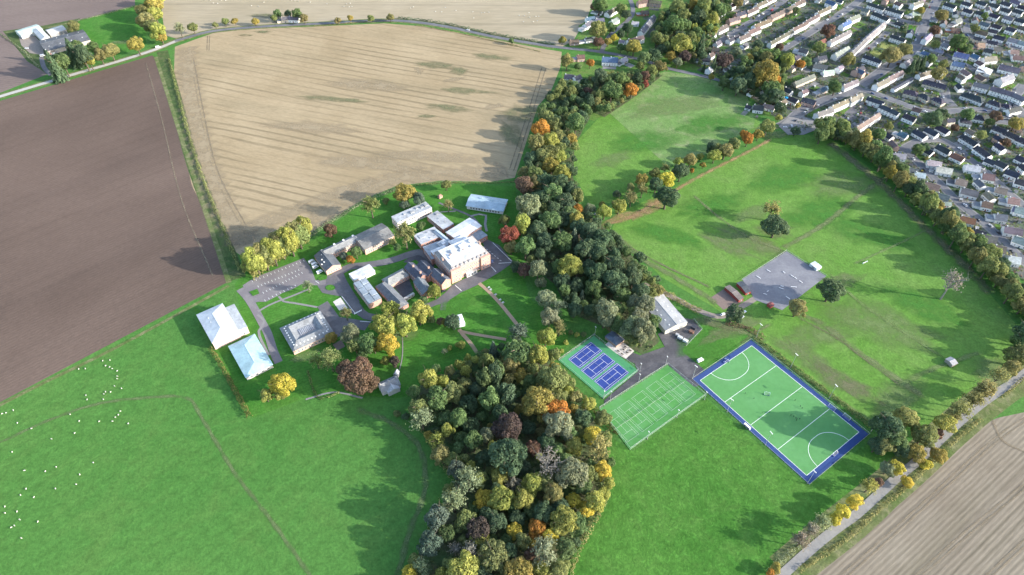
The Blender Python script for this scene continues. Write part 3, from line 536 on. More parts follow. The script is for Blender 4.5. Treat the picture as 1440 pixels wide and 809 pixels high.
ribbon('headland', [(262, 66), (268, 130), (284, 210), (312, 290), (350, 345)], 30, Z3, 'straw', 'paler headland of the stubble field', soft=True)
ribbon('headland', [(352, 340), (430, 318), (500, 272), (560, 250), (640, 246), (715, 240)], 30, Z3, 'straw', 'paler lower headland of the stubble field', soft=True)
ribbon('tramline', [(205, 88), (228, 170), (255, 280), (300, 390)], 1.6, Z3, 'wheel_mark', 'pale wheel line along the plough edge', soft=True)
# roads
ribbon('road_verge', [(-420, 262), (0, 136), (110, 103), (165, 87), (215, 71), (250, 57), (300, 44), (380, 37), (460, 33), (540, 29), (590, 32), (640, 40), (700, 53), (780, 66)], 12, Z2, 'verge', 'dull grass verges of the field road')
ribbon('hedge_bank', [(228, 72), (250, 150), (272, 230), (306, 320), (335, 392)], 13, Z1, 'rank', 'rank grass bank between plough and stubble')
ribbon('field_road', [(-420, 262), (0, 136), (110, 103), (165, 87), (215, 71), (250, 57)], 6, Z3, 'pale_road', 'pale concrete farm road')
ribbon('field_road', [(246, 58), (300, 44), (380, 37), (460, 33), (540, 29), (590, 32), (640, 40), (700, 53), (780, 66), (843, 73), (900, 84), (938, 96), (995, 109), (1040, 122), (1085, 140), (1120, 157)], 6.5, Z4, 'road', 'grey road between the stubble fields')
ribbon('villa_lane', [(846, 72), (858, 50), (885, 27), (890, 12), (882, -10), (870, -40)], 6, Z4 + .01, 'road', 'lane climbing between the villas')
ribbon('country_lane', [(1030, 872), (1070, 836), (1103, 806), (1140, 773), (1173, 746), (1203, 724.5), (1233, 698), (1260, 673), (1289, 649.5), (1319, 621.5), (1346, 596.5), (1376, 571.5), (1406, 550), (1440, 526), (1560, 430)], 5.5, Z4, 'lane', 'grey lane running along the field edge')
ROADS = [([(1098, 178), (1112, 170), (1127, 157), (1160, 141), (1200, 128), (1250, 93), (1285, 70), (1297, 42), (1307, 20), (1320, -5), (1335, -40)], 10, 'main street'), ([(1205, 124), (1228, 131), (1255, 141), (1283, 151), (1315, 159), (1345, 156), (1384, 155), (1440, 170), (1560, 210)], 7.5, 'curving side street'),
         ([(1262, 210), (1273, 208), (1293, 199), (1323, 197), (1350, 213), (1375, 232), (1400, 255), (1440, 290), (1560, 390)], 7, 'upper estate road'), ([(1273, 210), (1293, 230), (1325, 262), (1350, 287), (1375, 307), (1404, 332), (1432, 360), (1520, 440)], 7, 'lower estate road'),
         ([(1013, 58), (1052, 34), (1083, 15), (1110, -6), (1150, -40)], 7, 'first terrace street'), ([(1100, 70), (1130, 52), (1157, 35), (1197, 10), (1215, -5), (1260, -40)], 7.5, 'second terrace street'), ([(1195, 8), (1230, 17), (1252, 25), (1297, 36)], 7, 'top cross street'),
         ([(1298, 68), (1320, 73), (1345, 84), (1372, 100)], 5, 'narrow back street'), ([(1354, 18), (1361, 48), (1384, 57), (1440, 70), (1560, 100)], 8, 'far estate road'), ([(1196, 80), (1228, 64), (1248, 45)], 5, 'terrace back lane'), ([(1340, 150), (1330, 138), (1325, 122), (1300, 108)], 8, 'semis close'), ([(1393, 168), (1440, 178), (1560, 225)], 10, 'wide paved street'), ([(1440, 120), (1425, 140), (1440, 165)], 9, 'paved forecourt')]
for i, (p, w, l) in enumerate(ROADS):
    ribbon('street_pavement', p, w + 3.6, Z2 + .01 + .003 * i, 'paving', 'pavement of the ' + l); ribbon('street', p, w, Z4 + .02 + .004 * i, 'road', 'asphalt of the ' + l)
sheet('forecourt', [(1095, 178), (1108, 165), (1128, 163), (1150, 172), (1160, 178), (1130, 190), (1108, 190)], Z4 + .10, 'paving', 'paved works yard at the street end')
sheet('car_park', [(1200, 148), (1215, 146), (1226, 160), (1198, 172), (1180, 166)], Z3, 'asphalt', 'small car park behind the terrace')
sheet('farm_yard', [(26, 50), (45, 47), (60, 62), (62, 78), (42, 75), (30, 64)], Z3, 'blaes', 'muddy farm yard'); ribbon('farm_track', [(58, 80), (62, 95), (72, 106)], 5, Z3, 'asphalt', 'farm track')
# school roads, car park, paths
tA, tD, tE = T(560, 270, 8.43), T(470, 350, 8.43), T(330, 360, 8.43); t6 = T(600, 400, 10.115); tG = T(380, 420, 8.43); tB = T(560, 330, 8.43)
def zs(tf, pts): return [tf(*p) for p in pts]
sheet('car_park', zs(tE, [(95, 350), (230, 262), (820, 25), (900, 130), (960, 290), (850, 330), (700, 350), (520, 470), (370, 545), (270, 545), (230, 560), (150, 470)]), Z2, 'car_park', 'school car park with marked bays')
ribbon('school_drive', zs(tE, [(60, 395), (140, 480), (215, 590), (265, 680), (330, 800)]) + [(377, 470), (385, 495), (392, 510)], 6, Z3, 'car_park', 'drive from the field gate')
ribbon('school_drive', zs(tE, [(240, 530), (350, 470), (500, 430), (650, 380), (830, 290), (950, 320), (1080, 310)]), 6, Z3 + .004, 'car_park', 'lane along the car park')
sheet('turning_circle', zs(tE, [(960, 300), (1060, 240), (1190, 220), (1250, 200), (1300, 330), (1320, 450), (1250, 480), (1160, 465), (1040, 440), (990, 370)]), Z3 + .008, 'asphalt', 'tarmac turning circle with a green island')
sheet('grass_island', [tE(1135 + 58 * math.cos(a / 16 * 6.283), 380 + 34 * math.sin(a / 16 * 6.283)) for a in range(16)], Z5 + .06, 'lawn', 'round grass island'); sheet('grass_island', zs(tE, [(985, 280), (1040, 240), (1100, 240), (1090, 280), (1010, 300)]), Z5 + .06, 'lawn', 'small grass bed'); sheet('grass_island', zs(tE, [(175, 430), (270, 395), (295, 450), (220, 480)]), Z5 + .06, 'lawn', 'square grass island in the car park')
ribbon('school_drive', zs(tD, [(0, 330), (80, 270), (190, 215), (330, 200), (480, 180), (620, 155), (760, 115), (870, 75), (1000, 40), (1060, 55), (1180, 140)]), 7.5, Z4, 'asphalt', 'drive passing behind the school wings')
ribbon('school_drive', zs(tE, [(1240, 220), (1290, 330), (1380, 480), (1433, 560)]) + zs(tG, [(1000, 60), (1080, 170), (1140, 210), (1240, 230)]), 7, Z4 + .004, 'asphalt', 'drive down to the zebra crossing')
sheet('parking_bay', zs(tE, [(1260, 480), (1320, 440), (1433, 600), (1433, 700), (1400, 690)]), Z3 + .012, 'asphalt', 'parking lane beside the drive'); sheet('parking_bay', zs(tE, [(1165, 545), (1255, 495), (1340, 620), (1240, 650)]), Z3 + .016, 'pale_paving', 'pale paved bays')
sheet('school_court', zs(tG, [(560, 100), (680, 30), (820, 220), (960, 240), (1080, 260), (1200, 270), (1120, 380), (1000, 360), (900, 400), (800, 460), (700, 350)]), Z3, 'asphalt', 'tarmac court beside the hipped pavilion')
sheet('paved_square', zs(tG, [(740, 550), (840, 490), (890, 570), (800, 615)]), Z3, 'red_tarmac', 'small paved square')
sheet('front_drive', zs(tB, [(560, 690), (640, 600), (1090, 370), (1060, 250), (1000, 90), (940, 60), (1060, 60), (1200, 130), (1370, 330), (1180, 460), (940, 600), (740, 690), (620, 770), (560, 830), (420, 800)]), Z3, 'asphalt', 'broad tarmac drive before the brick school')
ribbon('front_drive', [tB(600, 740), tB(480, 800)] + zs(tD, [(1200, 640), (1080, 690), (960, 720)]), 5.5, Z3 + .004, 'asphalt', 'drive to the courtyard wings')
ribbon('front_drive', zs(t6, [(300, 190), (245, 270), (230, 370)]), 4.5, Z3 + .008, 'asphalt', 'drive behind the round conifer')
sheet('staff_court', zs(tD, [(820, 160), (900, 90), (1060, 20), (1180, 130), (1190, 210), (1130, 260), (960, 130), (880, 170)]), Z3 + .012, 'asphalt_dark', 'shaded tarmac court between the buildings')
ribbon('gravel_path', zs(t6, [(745, -15), (900, 120), (1050, 280), (1180, 440), (1300, 590)]), 3.0, Z3, 'gravel', 'straight gravel path across the lawn'); ribbon('gravel_path', zs(t6, [(450, 660), (600, 695), (850, 740), (1130, 785)]), 2.6, Z3 + .004, 'gravel', 'gravel path below the marquee'); ribbon('gravel_path', zs(t6, [(460, 640), (520, 720), (600, 809)]) + [(668, 492), (678, 508)], 3, Z3 + .008, 'gravel', 'brown path down to the wood')
ribbon('path', zs(tE, [(280, 660), (400, 590), (540, 530), (700, 470), (890, 390)]), 1.8, Z3, 'paving', 'path between the lawns'); ribbon('path', zs(tE, [(520, 480), (580, 540), (700, 560), (980, 610)]), 1.8, Z3 + .004, 'paving', 'path to the pavilion'); ribbon('path', [(362, 443), (372, 452), (364, 466), (368, 480), (378, 500)], 2, Z3 + .008, 'paving', 'path by the pale blue hall')
ribbon('path', zs(tA, [(480, 130), (650, 200), (860, 290), (990, 420)]), 2.2, Z3, 'asphalt', 'path to the blue roofed hall'); ribbon('path', zs(tA, [(860, 290), (960, 265), (1040, 280), (1030, 380), (1050, 470)]), 2.2, Z3 + .004, 'paving', 'path before the blue roofed hall'); ribbon('path', zs(tA, [(500, 240), (680, 230)]), 1.6, Z3 + .008, 'paving', 'short path')
ribbon('path', [(566, 468), (566, 500), (562, 520)], .8, Z3, 'paving', 'cottage garden path'); ribbon('path', [(430, 562), (470, 552), (510, 560)], 1.4, Z3, 'paving', 'estate path at the pasture edge')
# yard, terrace, grey court
sheet('storage_yard', [(934, 464), (960, 447), (975, 450), (987, 464), (965, 487)], Z3, 'asphalt_dark', 'dark storage yard behind the long shed')
sheet('service_yard', [(897, 523), (850, 563), (850, 568), (905, 532), (938, 512), (975, 545), (990, 540), (982, 528), (990, 520), (960, 495), (965, 480), (940, 462), (925, 470), (935, 488), (900, 500), (875, 490), (870, 500), (893, 512)], Z3, 'asphalt_dark', 'worn dark tarmac service yard')
sheet('terrace', [(850, 486), (858, 479), (878, 483), (892, 494), (880, 505), (866, 497)], Z3, 'pale_paving', 'pale slab terrace by the tennis courts')
sheet('red_forecourt', [(999, 419), (1022, 404), (1046, 424), (1017, 436)], Z2, 'red_tarmac', 'reddish tarmac beside the pavilions'); ribbon('park_track', [(905, 400), (950, 420), (985, 438), (1015, 445), (1045, 430), (1065, 418)], 5, Z2, 'blaes', 'track to the pavilions')
sheet('hard_court', [(1043.9, 393.5), (1106.2, 353.5), (1162, 388.7), (1099.8, 436.6), (1062, 422)], Z3, 'hard_court', 'grey asphalt games court')

# ------------------------------------------------------------------ buildings
WALL = {'w': ((.80, .79, .77), 'white'), 'c': ((.58, .51, .40), 'cream'), 'p': ((.50, .34, .28), 'pink'), 'b': ((.36, .17, .12), 'red brick'), 'g': ((.36, .35, .33), 'grey')}
ROOF = {'d': ((.050, .054, .068), 'dark slate'), 'g': ((.135, .135, .145), 'grey'), 'n': ((.130, .100, .085), 'brown'), 't': ((.185, .165, .140), 'tan'), 'r': ((.21, .095, .07), 'red'), 'k': ((.26, .185, .155), 'pinkish'),
        'u': ((.085, .140, .230), 'blue'), 'W': ((.45, .45, .45), 'pale grey'), 'l': ((.24, .245, .255), 'light grey')}
def slab(name, polys, t, mat, parent, col):
    v = []; f = []; off = parent.location
    for p in polys:
        k = len(v); n = len(p); v += [Vector(q) - off for q in p] + [Vector(q) - off + Vector((0, 0, t)) for q in p]
        f += [tuple(k + n + i for i in range(n)), tuple(k + n - 1 - i for i in range(n))] + [(k + i, k + (i + 1) % n, k + n + (i + 1) % n, k + n + i) for i in range(n)]
    return link(name, mesh(name, v, f, mat), parent, None, 0, None, col)
def ccw(poly):
    a = sum(poly[i].x * poly[(i + 1) % len(poly)].y - poly[(i + 1) % len(poly)].x * poly[i].y for i in range(len(poly)))
    return poly if a > 0 else [poly[1], poly[0]] + poly[:1:-1] if len(poly) == 4 else poly[::-1]
def gabled(parent, poly, h, rh, wc, rc, hip=0.0, over=.4, wm='wall', rm='roof', z0=0.0, t=.2):
    """walls + pitched roof on a rectangle a,b,c,d with the ridge parallel to a-b; hip = how far the ridge stops short, in half widths"""
    a, b, c, d = ccw(poly); up = lambda p, z: Vector((p.x, p.y, z)); off = parent.location
    e0, e1 = (a + d) / 2, (b + c) / 2; L_ = (e1 - e0).length; u = (e1 - e0) / L_; w = (d - a).length; s = (d - a) / w
    k = min(hip * w / 2, L_ * .49); r0, r1 = up(e0 + u * k, h + rh), up(e1 - u * k, h + rh)
    V = [up(p, z0) - off for p in (a, b, c, d)] + [up(p, h) - off for p in (a, b, c, d)]; F = [(0, 1, 5, 4), (1, 2, 6, 5), (2, 3, 7, 6), (3, 0, 4, 7)]
    if not hip: V += [r0 - off, r1 - off]; F = [(0, 1, 5, 4), (1, 2, 6, 9, 5), (2, 3, 7, 6), (3, 0, 4, 8, 7)]
    link('wall', mesh('wall', V, F, wm), parent, None, 0, None, wc)
    dz = over * rh / (w / 2); A, B, C, D = [up(p + (s * sy + u * sx) * over, h - dz) for p, sx, sy in ((a, -1, -1), (b, 1, -1), (c, 1, 1), (d, -1, 1))]
    if not hip: r0, r1 = r0 - u * over, r1 + u * over
    polys = [[A, B, r1, r0], [C, D, r0, r1]] + ([[B, C, r1], [D, A, r0]] if hip else [])
    rf = slab('roof', polys, t, rm, parent, rc); ra, rb = r0 + Vector((0, 0, t - .05)) - off, r1 + Vector((0, 0, t - .05)) - off
    if (rb - ra).length > 1: box('ridge_cap', (ra + rb) / 2, ((rb - ra).length, .42, .14), rm, rf, math.atan2(u.y, u.x), [min(.7, q * 1.45) for q in rc])
    return rf
def flat(parent, poly, h, wc, rc, z0=0.0, over=.15, t=.3, wm='wall', rm='flat_roof'):
    poly = ccw(poly); prism('wall', poly, z0, h, wm, parent, wc, cap=False)
    return prism('roof', grow(poly, over), h, h + t, rm, parent, rc), poly
def centre(poly): return sum(poly, Vector((0, 0, 0))) / len(poly)
def facade(parent, poly, rows, n, w=1.3, h=1.6, sides=(0, 1, 2, 3), per=None):
    poly = ccw(poly)
    for i in sides:
        A, B = poly[i], poly[(i + 1) % len(poly)]; k = n[i] if isinstance(n, (list, tuple)) else max(1, int((B - A).length / n))
        for z in rows: windows(parent, A, B, z, k, w, h)
HOUSES = []
def house(p0, p1, depth, st, rc, wc, hip=0, chim=1, extra=''):
    depth = depth * (.84 if st >= 2 else .92); zr = st * 2.6 + 1.4; a, b = G(*p0, zr), G(*p1, zr); a.z = b.z = 0; d = b - a; l = d.length
    if l < 5: m = (a + b) / 2; d = d.normalized() if l > .1 else Vector((1, 0, 0)); a, b = m - d * 4, m + d * 4; l = 8
    d = (b - a).normalized(); s = Vector((-d.y, d.x, 0)) * depth / 2; poly = [a - s, b - s, b + s, a + s]; h = st * 2.6 + .3; rh = depth * .36
    ext = None
    if st < 1.5 and 14 < l < 32:
        cut = a.lerp(b, .40); ext = [a - s * .8, cut - s * .8, cut + s * .8, a + s * .8]; a = cut + d * .02; poly = [a - s, b - s, b + s, a + s]; l = (b - a).length
    long_ = l > 20; wcol, rcol = WALL[wc], ROOF[rc]; f = random.uniform(.88, 1.1); ref = Vector(((a.x + b.x) / 2, (a.y + b.y) / 2, h))
    lab = f'{"long" if long_ else "two storey" if st > 1.4 else "low"} {wcol[1]} {"terrace" if long_ else "house"} with {rcol[1]} {"hipped " if hip else ""}roof {town(ref)}'
    o = thing('terraced_house' if long_ else 'house', lab, 'house', Vector((ref.x, ref.y, 0)), 0, 'houses ' + town(ref), ref)
    rf = gabled(o, poly, h, rh, [c * f for c in wcol[0]], [c * random.uniform(.85, 1.15) for c in rcol[0]], hip, .35)
    if ext:
        k_ = h * .72; e_ = [Vector((q.x, q.y, 0)) for q in ext]; prism('extension', e_, 0, k_, 'wall', o, [c * .95 for c in wcol[0]], cap=False); prism('extension_roof', grow(e_, .1), k_, k_ + .2, 'flat_roof', o, random.choice([(.42, .42, .43), (.3, .3, .31), (.12, .12, .13)]))
    poly = ccw(poly); n = max(2, int(l / 3.6))
    for i in (0, 2):
        A, B = poly[i], poly[(i + 1) % 4]
        for k in range(max(1, int(round(st)))): windows(o, A, B, .95 + 2.6 * k, n, 1.3, 1.25)
    q = (poly[0] + poly[1]) / 2 - o.location; box('door', (q.x, q.y, 0), (1.0, .16, 2.05), 'wood', o, math.atan2(d.y, d.x), random.choice([(.3, .05, .04), (.05, .09, .15), (.5, .5, .48), (.06, .12, .07)]))
    m = max(1, int(l / 9)) if chim else 0
    for k in range(m):
        p = a + (b - a) * ((k + .12) / m if k or m > 1 else .1) - o.location
        if hip: p = p * .5
        c = box('chimney', (p.x, p.y, h + rh - .9), (.75, 1.1, 2.0), 'wall', rf, math.atan2(d.y, d.x), [x * .8 for x in wcol[0]])
    HOUSES.append((ref.x, ref.y, l, depth, math.atan2(d.y, d.x))); return o
TOWNS = [('by the main street', 1200, 130), ('by the villa lane', 850, 50), ('by the big white villa', 880, 115), ('by the first terrace street', 1040, 40), ('near the second terrace', 1120, 65), ('near the small green', 1090, 100), ('by the bowling lawns', 1240, 70), ('by the top cross street', 1240, 20),
         ('in the far estate', 1400, 40), ('by the back street', 1330, 95), ('by the paved street', 1400, 130), ('on the side street', 1300, 150), ('in the semis close', 1340, 130), ('by the upper estate road', 1380, 215), ('between the estate roads', 1360, 270), ('beside the shelterbelt', 1330, 300), ('at the street corner', 1230, 150), ('by the park gate', 1100, 145), ('facing the estate bend', 1290, 185), ('above the estate road', 1400, 185), ('at the estate end', 1430, 320), ('by the field road', 400, 30)]
def town(p):
    x, y = PX(p); return min(TOWNS, key=lambda l: (l[1] - x) ** 2 + (l[2] - y) ** 2)[0]
def street_of(tf, items):
    for it in items:
        x0, y0, x1, y1, dp, st, rc, wc = it[:8]; house(tf(x0, y0), tf(x1, y1), dp, st, rc, wc, *(it[8:]))
ta = T(1200, 0, 5.99); tb = T(1200, 100, 5.99); tc = T(1200, 200, 5.99); td = T(1280, 280, 8.99); te = T(980, 0, 5.99); tf_ = T(980, 80, 5.99); tg = T(780, 0, 5.99)
street_of(ta, [(130, 30, 265, 75, 8, 2, 'd', 'w'), (280, 70, 420, 110, 8, 2, 'd', 'w'), (170, 110, 300, 165, 9, 2, 'd', 'w'), (310, 175, 430, 215, 8, 1, 'd', 'w'), (320, 300, 440, 340, 8, 2, 'd', 'w'), (-60, 490, 100, 335, 8, 2, 't', 'w'), (105, 330, 260, 195, 8, 2, 'l', 'w'), (90, 470, 235, 520, 8, 2, 'd', 'w'), (20, 580, 95, 615, 8, 2, 'u', 'p'),
    (500, 40, 580, 10, 8, 2, 't', 'w'), (450, 125, 550, 110, 9, 1, 'l', 'w'), (770, 30, 865, 60, 9, 2, 'd', 'w'), (820, 205, 900, 160, 9, 1, 'g', 'w'), (655, 150, 715, 165, 7, 1, 'l', 'w'), (600, 335, 655, 285, 8, 2, 'l', 'w'), (750, 305, 870, 325, 10, 1, 'g', 'w'), (650, 405, 760, 440, 6, 1, 'l', 'g'), (700, 480, 790, 500, 9, 1, 'g', 'w'), (540, 425, 640, 460, 8, 1, 'u', 'w'), (780, 240, 900, 250, 7, 1, 'n', 'b'),
    (850, 455, 970, 480, 11, 1.5, 'u', 'w'), (1000, 465, 1060, 490, 9, 1.5, 'u', 'w'), (835, 530, 935, 550, 11, 2, 'u', 'w'), (1095, 500, 1200, 490, 10, 1.5, 't', 'w'), (1140, 400, 1250, 420, 10, 1, 't', 'w'), (1230, 560, 1400, 600, 12, 1.5, 'g', 'w'), (1230, 680, 1335, 640, 12, 2, 'l', 'w'), (1015, 705, 1140, 735, 10, 2, 'g', 'w'), (1160, 740, 1345, 795, 10, 2, 'g', 'w'), (590, 685, 780, 735, 10, 1.5, 'd', 'c'), (550, 635, 650, 605, 8, 1.5, 't', 'w'),
    (290, 665, 410, 605, 9, 2, 't', 'w'), (190, 720, 290, 670, 9, 2, 't', 'w'), (425, 540, 490, 500, 8, 1.5, 'l', 'w'), (1000, 380, 1100, 380, 10, 1, 'k', 'p'), (1270, 430, 1390, 440, 10, 1, 'k', 'w'), (1340, 480, 1430, 490, 10, 1, 'n', 'w')])
for i, (x, y, r, w) in enumerate([(960, 30, 'd', 'w'), (1085, 25, 'd', 'w'), (1190, 45, 'd', 'w'), (1290, 30, 'd', 'w'), (1370, 15, 'g', 'w'), (1430, 60, 'd', 'w'), (970, 90, 'd', 'w'), (1075, 110, 'd', 'w'), (1190, 130, 'd', 'w'), (1290, 85, 'd', 'w'), (1390, 95, 'd', 'w'), (1110, 200, 'g', 'w'), (1210, 220, 'd', 'w'), (1310, 150, 'g', 'w'), (1410, 170, 'd', 'w'), (1330, 245, 'd', 'w'), (1430, 235, 'n', 'w'), (1500, 40, 'd', 'w'), (1520, 130, 'd', 'w')]):
    house(ta(x - 38, y - 10), ta(x + 38, y + 14), 8.5, 1.7, r, w)
for (x, y, r) in [(1085, 275, 'n'), (1230, 315, 'd'), (1350, 340, 'l'), (1435, 365, 'l')]: house(ta(x - 45, y - 10), ta(x + 45, y + 14), 9, 1.3, r, 'w')
street_of(tb, [(120, 225, 260, 270, 8, 2, 'd', 'w'), (230, 290, 385, 360, 8, 2, 'd', 'w'), (25, 480, 215, 360, 8, 2, 't', 'w'), (430, 165, 545, 195, 10, 1.5, 'd', 'c', .9), (560, 190, 645, 235, 9, 1.5, 'd', 'c', .9), (675, 220, 765, 265, 9, 1.5, 'd', 'c', .9), (920, 185, 1100, 250, 11, 1.5, 'd', 'w', .9), (1345, 195, 1450, 245, 10, 2, 'g', 'w'), (1140, 250, 1250, 290, 9, 1.5, 'd', 'w', .8), (1258, 280, 1330, 305, 8, 1.5, 'd', 'w', .8), (1300, 335, 1400, 310, 9, 1.5, 'd', 'w'),
    (905, 410, 1000, 425, 9, 1.5, 'd', 'w', .9), (1010, 380, 1105, 395, 9, 1.5, 'd', 'w', .9), (430, 370, 525, 410, 9, 1.5, 'd', 'w'), (250, 510, 330, 560, 8, 1.2, 'd', 'w'), (345, 500, 455, 550, 9, 1.2, 'u', 'w'), (520, 500, 615, 555, 9, 1.3, 'd', 'w'), (615, 485, 710, 535, 9, 1.3, 'd', 'w'), (710, 465, 805, 515, 9, 1.3, 'd', 'w'), (1180, 470, 1285, 510, 9, 1.5, 'd', 'w'), (1280, 515, 1385, 560, 9, 1.5, 'd', 'w'), (1385, 565, 1490, 610, 9, 1.5, 'd', 'w'),
    (920, 545, 1045, 620, 9, 1.5, 'd', 'w'), (1040, 640, 1155, 720, 9, 1.5, 'd', 'w'), (585, 645, 670, 690, 9, 1.2, 'd', 'w'), (710, 630, 815, 685, 9, 1.2, 'd', 'w'), (830, 700, 930, 745, 9, 1.2, 'r', 'w'), (1115, 740, 1195, 775, 8, 1.2, 'd', 'w'), (1205, 760, 1295, 805, 9, 1.3, 'd', 'w'), (1380, 720, 1480, 770, 9, 1.3, 'd', 'w'), (-30, 250, 70, 195, 8, 2, 't', 'w')])
street_of(tc, [(335, 105, 440, 120, 9, 1, 'l', 'w'), (455, 225, 545, 245, 8, 1, 'g', 'w'), (515, 265, 605, 280, 8, 1, 'W', 'w'), (600, 350, 725, 385, 10, 1.2, 'k', 'w'), (700, 440, 805, 470, 9, 1.2, 'g', 'w'), (735, 510, 825, 515, 5, 1, 'l', 'w'), (890, 635, 1025, 665, 9, 1.2, 'r', 'w'), (1010, 745, 1115, 775, 9, 1.2, 'd', 'w'), (625, 165, 740, 185, 9, 1.2, 'W', 'w'), (700, 220, 830, 245, 10, 1.2, 'W', 'w'), (800, 310, 955, 345, 10, 1.2, 'k', 'w'), (910, 400, 1050, 435, 10, 1.4, 'g', 'w'), (1020, 500, 1170, 530, 10, 1.4, 'n', 'w'), (1130, 610, 1290, 635, 10, 1.3, 'g', 'w'), (1270, 725, 1420, 755, 10, 1.4, 'g', 'w'),
    (940, 205, 1065, 225, 10, 1.2, 'W', 'w'), (1015, 270, 1185, 295, 11, 1.2, 'n', 'w'), (1130, 375, 1290, 415, 10, 1.2, 'k', 'w'), (1235, 470, 1395, 500, 10, 1.3, 'k', 'w'), (1360, 560, 1490, 590, 10, 1.3, 'l', 'w'), (1285, 240, 1395, 280, 9, 1.4, 'd', 'w'), (1365, 320, 1470, 350, 9, 1.4, 'd', 'w')])
street_of(td, [(870, 465, 1090, 515, 10, 1.3, 'g', 'w'), (960, 590, 1200, 635, 10, 1.3, 'n', 'w'), (1130, 730, 1385, 770, 10, 1.3, 'W', 'w'), (1310, 490, 1520, 560, 10, 1.4, 'l', 'w'), (1300, 110, 1460, 160, 9, 1.2, 'l', 'w')])
street_of(te, [(85, 310, 150, 275, 8, 1.5, 'n', 'w'), (170, 255, 250, 215, 9, 1.5, 'n', 'w'), (265, 175, 355, 150, 9, 1.5, 'n', 'p'), (325, 130, 410, 100, 9, 1.5, 'd', 'p'), (420, 105, 510, 65, 8, 1.5, 'n', 'w'), (500, 50, 580, 12, 8, 1.5, 'n', 'w'), (590, 5, 660, -30, 8, 1.5, 'n', 'w'), (265, 340, 350, 300, 8, 1.5, 'd', 'w'), (350, 330, 440, 290, 9, 1.5, 'n', 'w'), (430, 275, 525, 235, 9, 1.5, 'n', 'w'), (480, 225, 615, 170, 9, 1.5, 'n', 'w'), (620, 145, 730, 95, 9, 1.5, 'n', 'p'), (725, 95, 820, 55, 9, 1.5, 'n', 'p'), (820, 40, 900, 5, 9, 1.5, 'n', 'w'), (355, 400, 420, 370, 8, 1, 'g', 'w'),
    (615, 365, 800, 260, 7.5, 2, 'n', 'w'), (805, 250, 925, 190, 7.5, 2, 'n', 'w'), (915, 185, 1025, 125, 7.5, 2, 'n', 'w'), (1015, 110, 1120, 60, 7.5, 2, 'n', 'w'), (1120, 350, 1290, 260, 8, 2, 't', 'w'), (1220, 215, 1290, 180, 9, 2, 'u', 'w'), (1285, 165, 1365, 130, 9, 2, 't', 'w'), (1160, 465, 1275, 400, 9, 2, 'l', 'w'), (1010, 365, 1080, 335, 8, 2, 'r', 'p'), (820, 405, 935, 435, 10, 1.3, 'g', 'w'), (985, 550, 1100, 570, 10, 1.5, 'g', 'w'), (1010, 495, 1085, 480, 9, 1.5, 'd', 'g'), (820, 705, 985, 635, 8, 1.2, 'g', 'c'), (700, 725, 800, 775, 8, 1.2, 'd', 'w'), (995, 775, 1100, 735, 8, 1.2, 'u', 'g'), (1230, 730, 1350, 680, 8, 1.5, 't', 'w'), (1330, 600, 1400, 565, 9, 2, 'd', 'p'), (1100, 10, 1170, 40, 10, 2, 'u', 'w'), (1060, 610, 1150, 600, 8, 1, 'W', 'w'),
    (235, 575, 330, 560, 8, 1.3, 'g', 'w'), (-15, 490, 110, 505, 8, 1.3, 'd', 'w'), (130, 410, 190, 420, 8, 1.2, 'n', 'p')])
street_of(tf_, [(475, 420, 560, 430, 10, 1.4, 'd', 'w'), (560, 405, 655, 430, 8, 1, 'g', 'w'), (780, 345, 850, 375, 9, 1.4, 'd', 'w'), (890, 355, 1000, 385, 9, 1.5, 'd', 'p'), (1010, 485, 1140, 440, 9, 2, 't', 'w'), (1135, 425, 1385, 315, 8, 2, 't', 'w'), (415, 410, 460, 425, 6, 1, 'd', 'w')])
street_of(tg, [(400, 500, 530, 505, 12, 1.6, 'u', 'w'), (530, 530, 600, 490, 8, 1, 'W', 'w'), (85, 640, 160, 650, 9, 1.5, 'g', 'w'), (165, 660, 215, 640, 9, 2, 'g', 'w'), (150, 480, 250, 475, 9, 1.4, 'n', 'p'), (265, 160, 335, 150, 9, 1.5, 'u', 'w'), (215, 235, 310, 185, 9, 1.4, 'g', 'w'), (345, 170, 415, 165, 9, 1.3, 'g', 'w'), (440, 115, 525, 65, 9, 1.5, 'n', 'w'), (475, 185, 530, 155, 8, 1.5, 'l', 'w'), (725, 270, 835, 135, 9, 2, 'g', 'w'), (615, 345, 745, 310, 9, 2, 'n', 'w'), (200, 340, 340, 320, 8, 1, 'g', 'w'), (125, 350, 200, 345, 8, 1, 'n', 'p'), (800, 10, 900, 20, 9, 2, 'n', 'p'), (700, 20, 790, 5, 9, 2, 'n', 'p'), (690, 105, 790, 100, 8, 1, 'n', 'b'), (545, 340, 590, 350, 6, 1, 'l', 'w'), (310, 85, 400, 100, 8, 1, 'g', 'w'), (650, 190, 710, 195, 7, 1, 'W', 'w')])
RP = [(q, wd) for p, wd, _ in ROADS for q in smooth_line([G(*q) for q in p], 5.0)]; TW = [tuple(G(*q)[:2]) for q in TOWN]; ir = random.Random(3); added = 0
RD_ = [(RP[i][0], (RP[i + 1][0] - RP[i][0]).normalized(), RP[i][1]) for i in range(len(RP) - 1) if (RP[i + 1][0] - RP[i][0]).length < 9]
NO_HOUSE = [[tuple(G(*q)[:2]) for q in k_] for k_ in ([(1040, 70), (1110, 60), (1112, 120), (1060, 120), (1000, 118), (1000, 80)], [(1225, 55), (1262, 50), (1262, 85), (1230, 92)], [(1090, 160), (1165, 160), (1165, 195), (1090, 195)], [(1140, 170), (1240, 195), (1300, 262), (1400, 370), (1330, 330), (1230, 240)])]
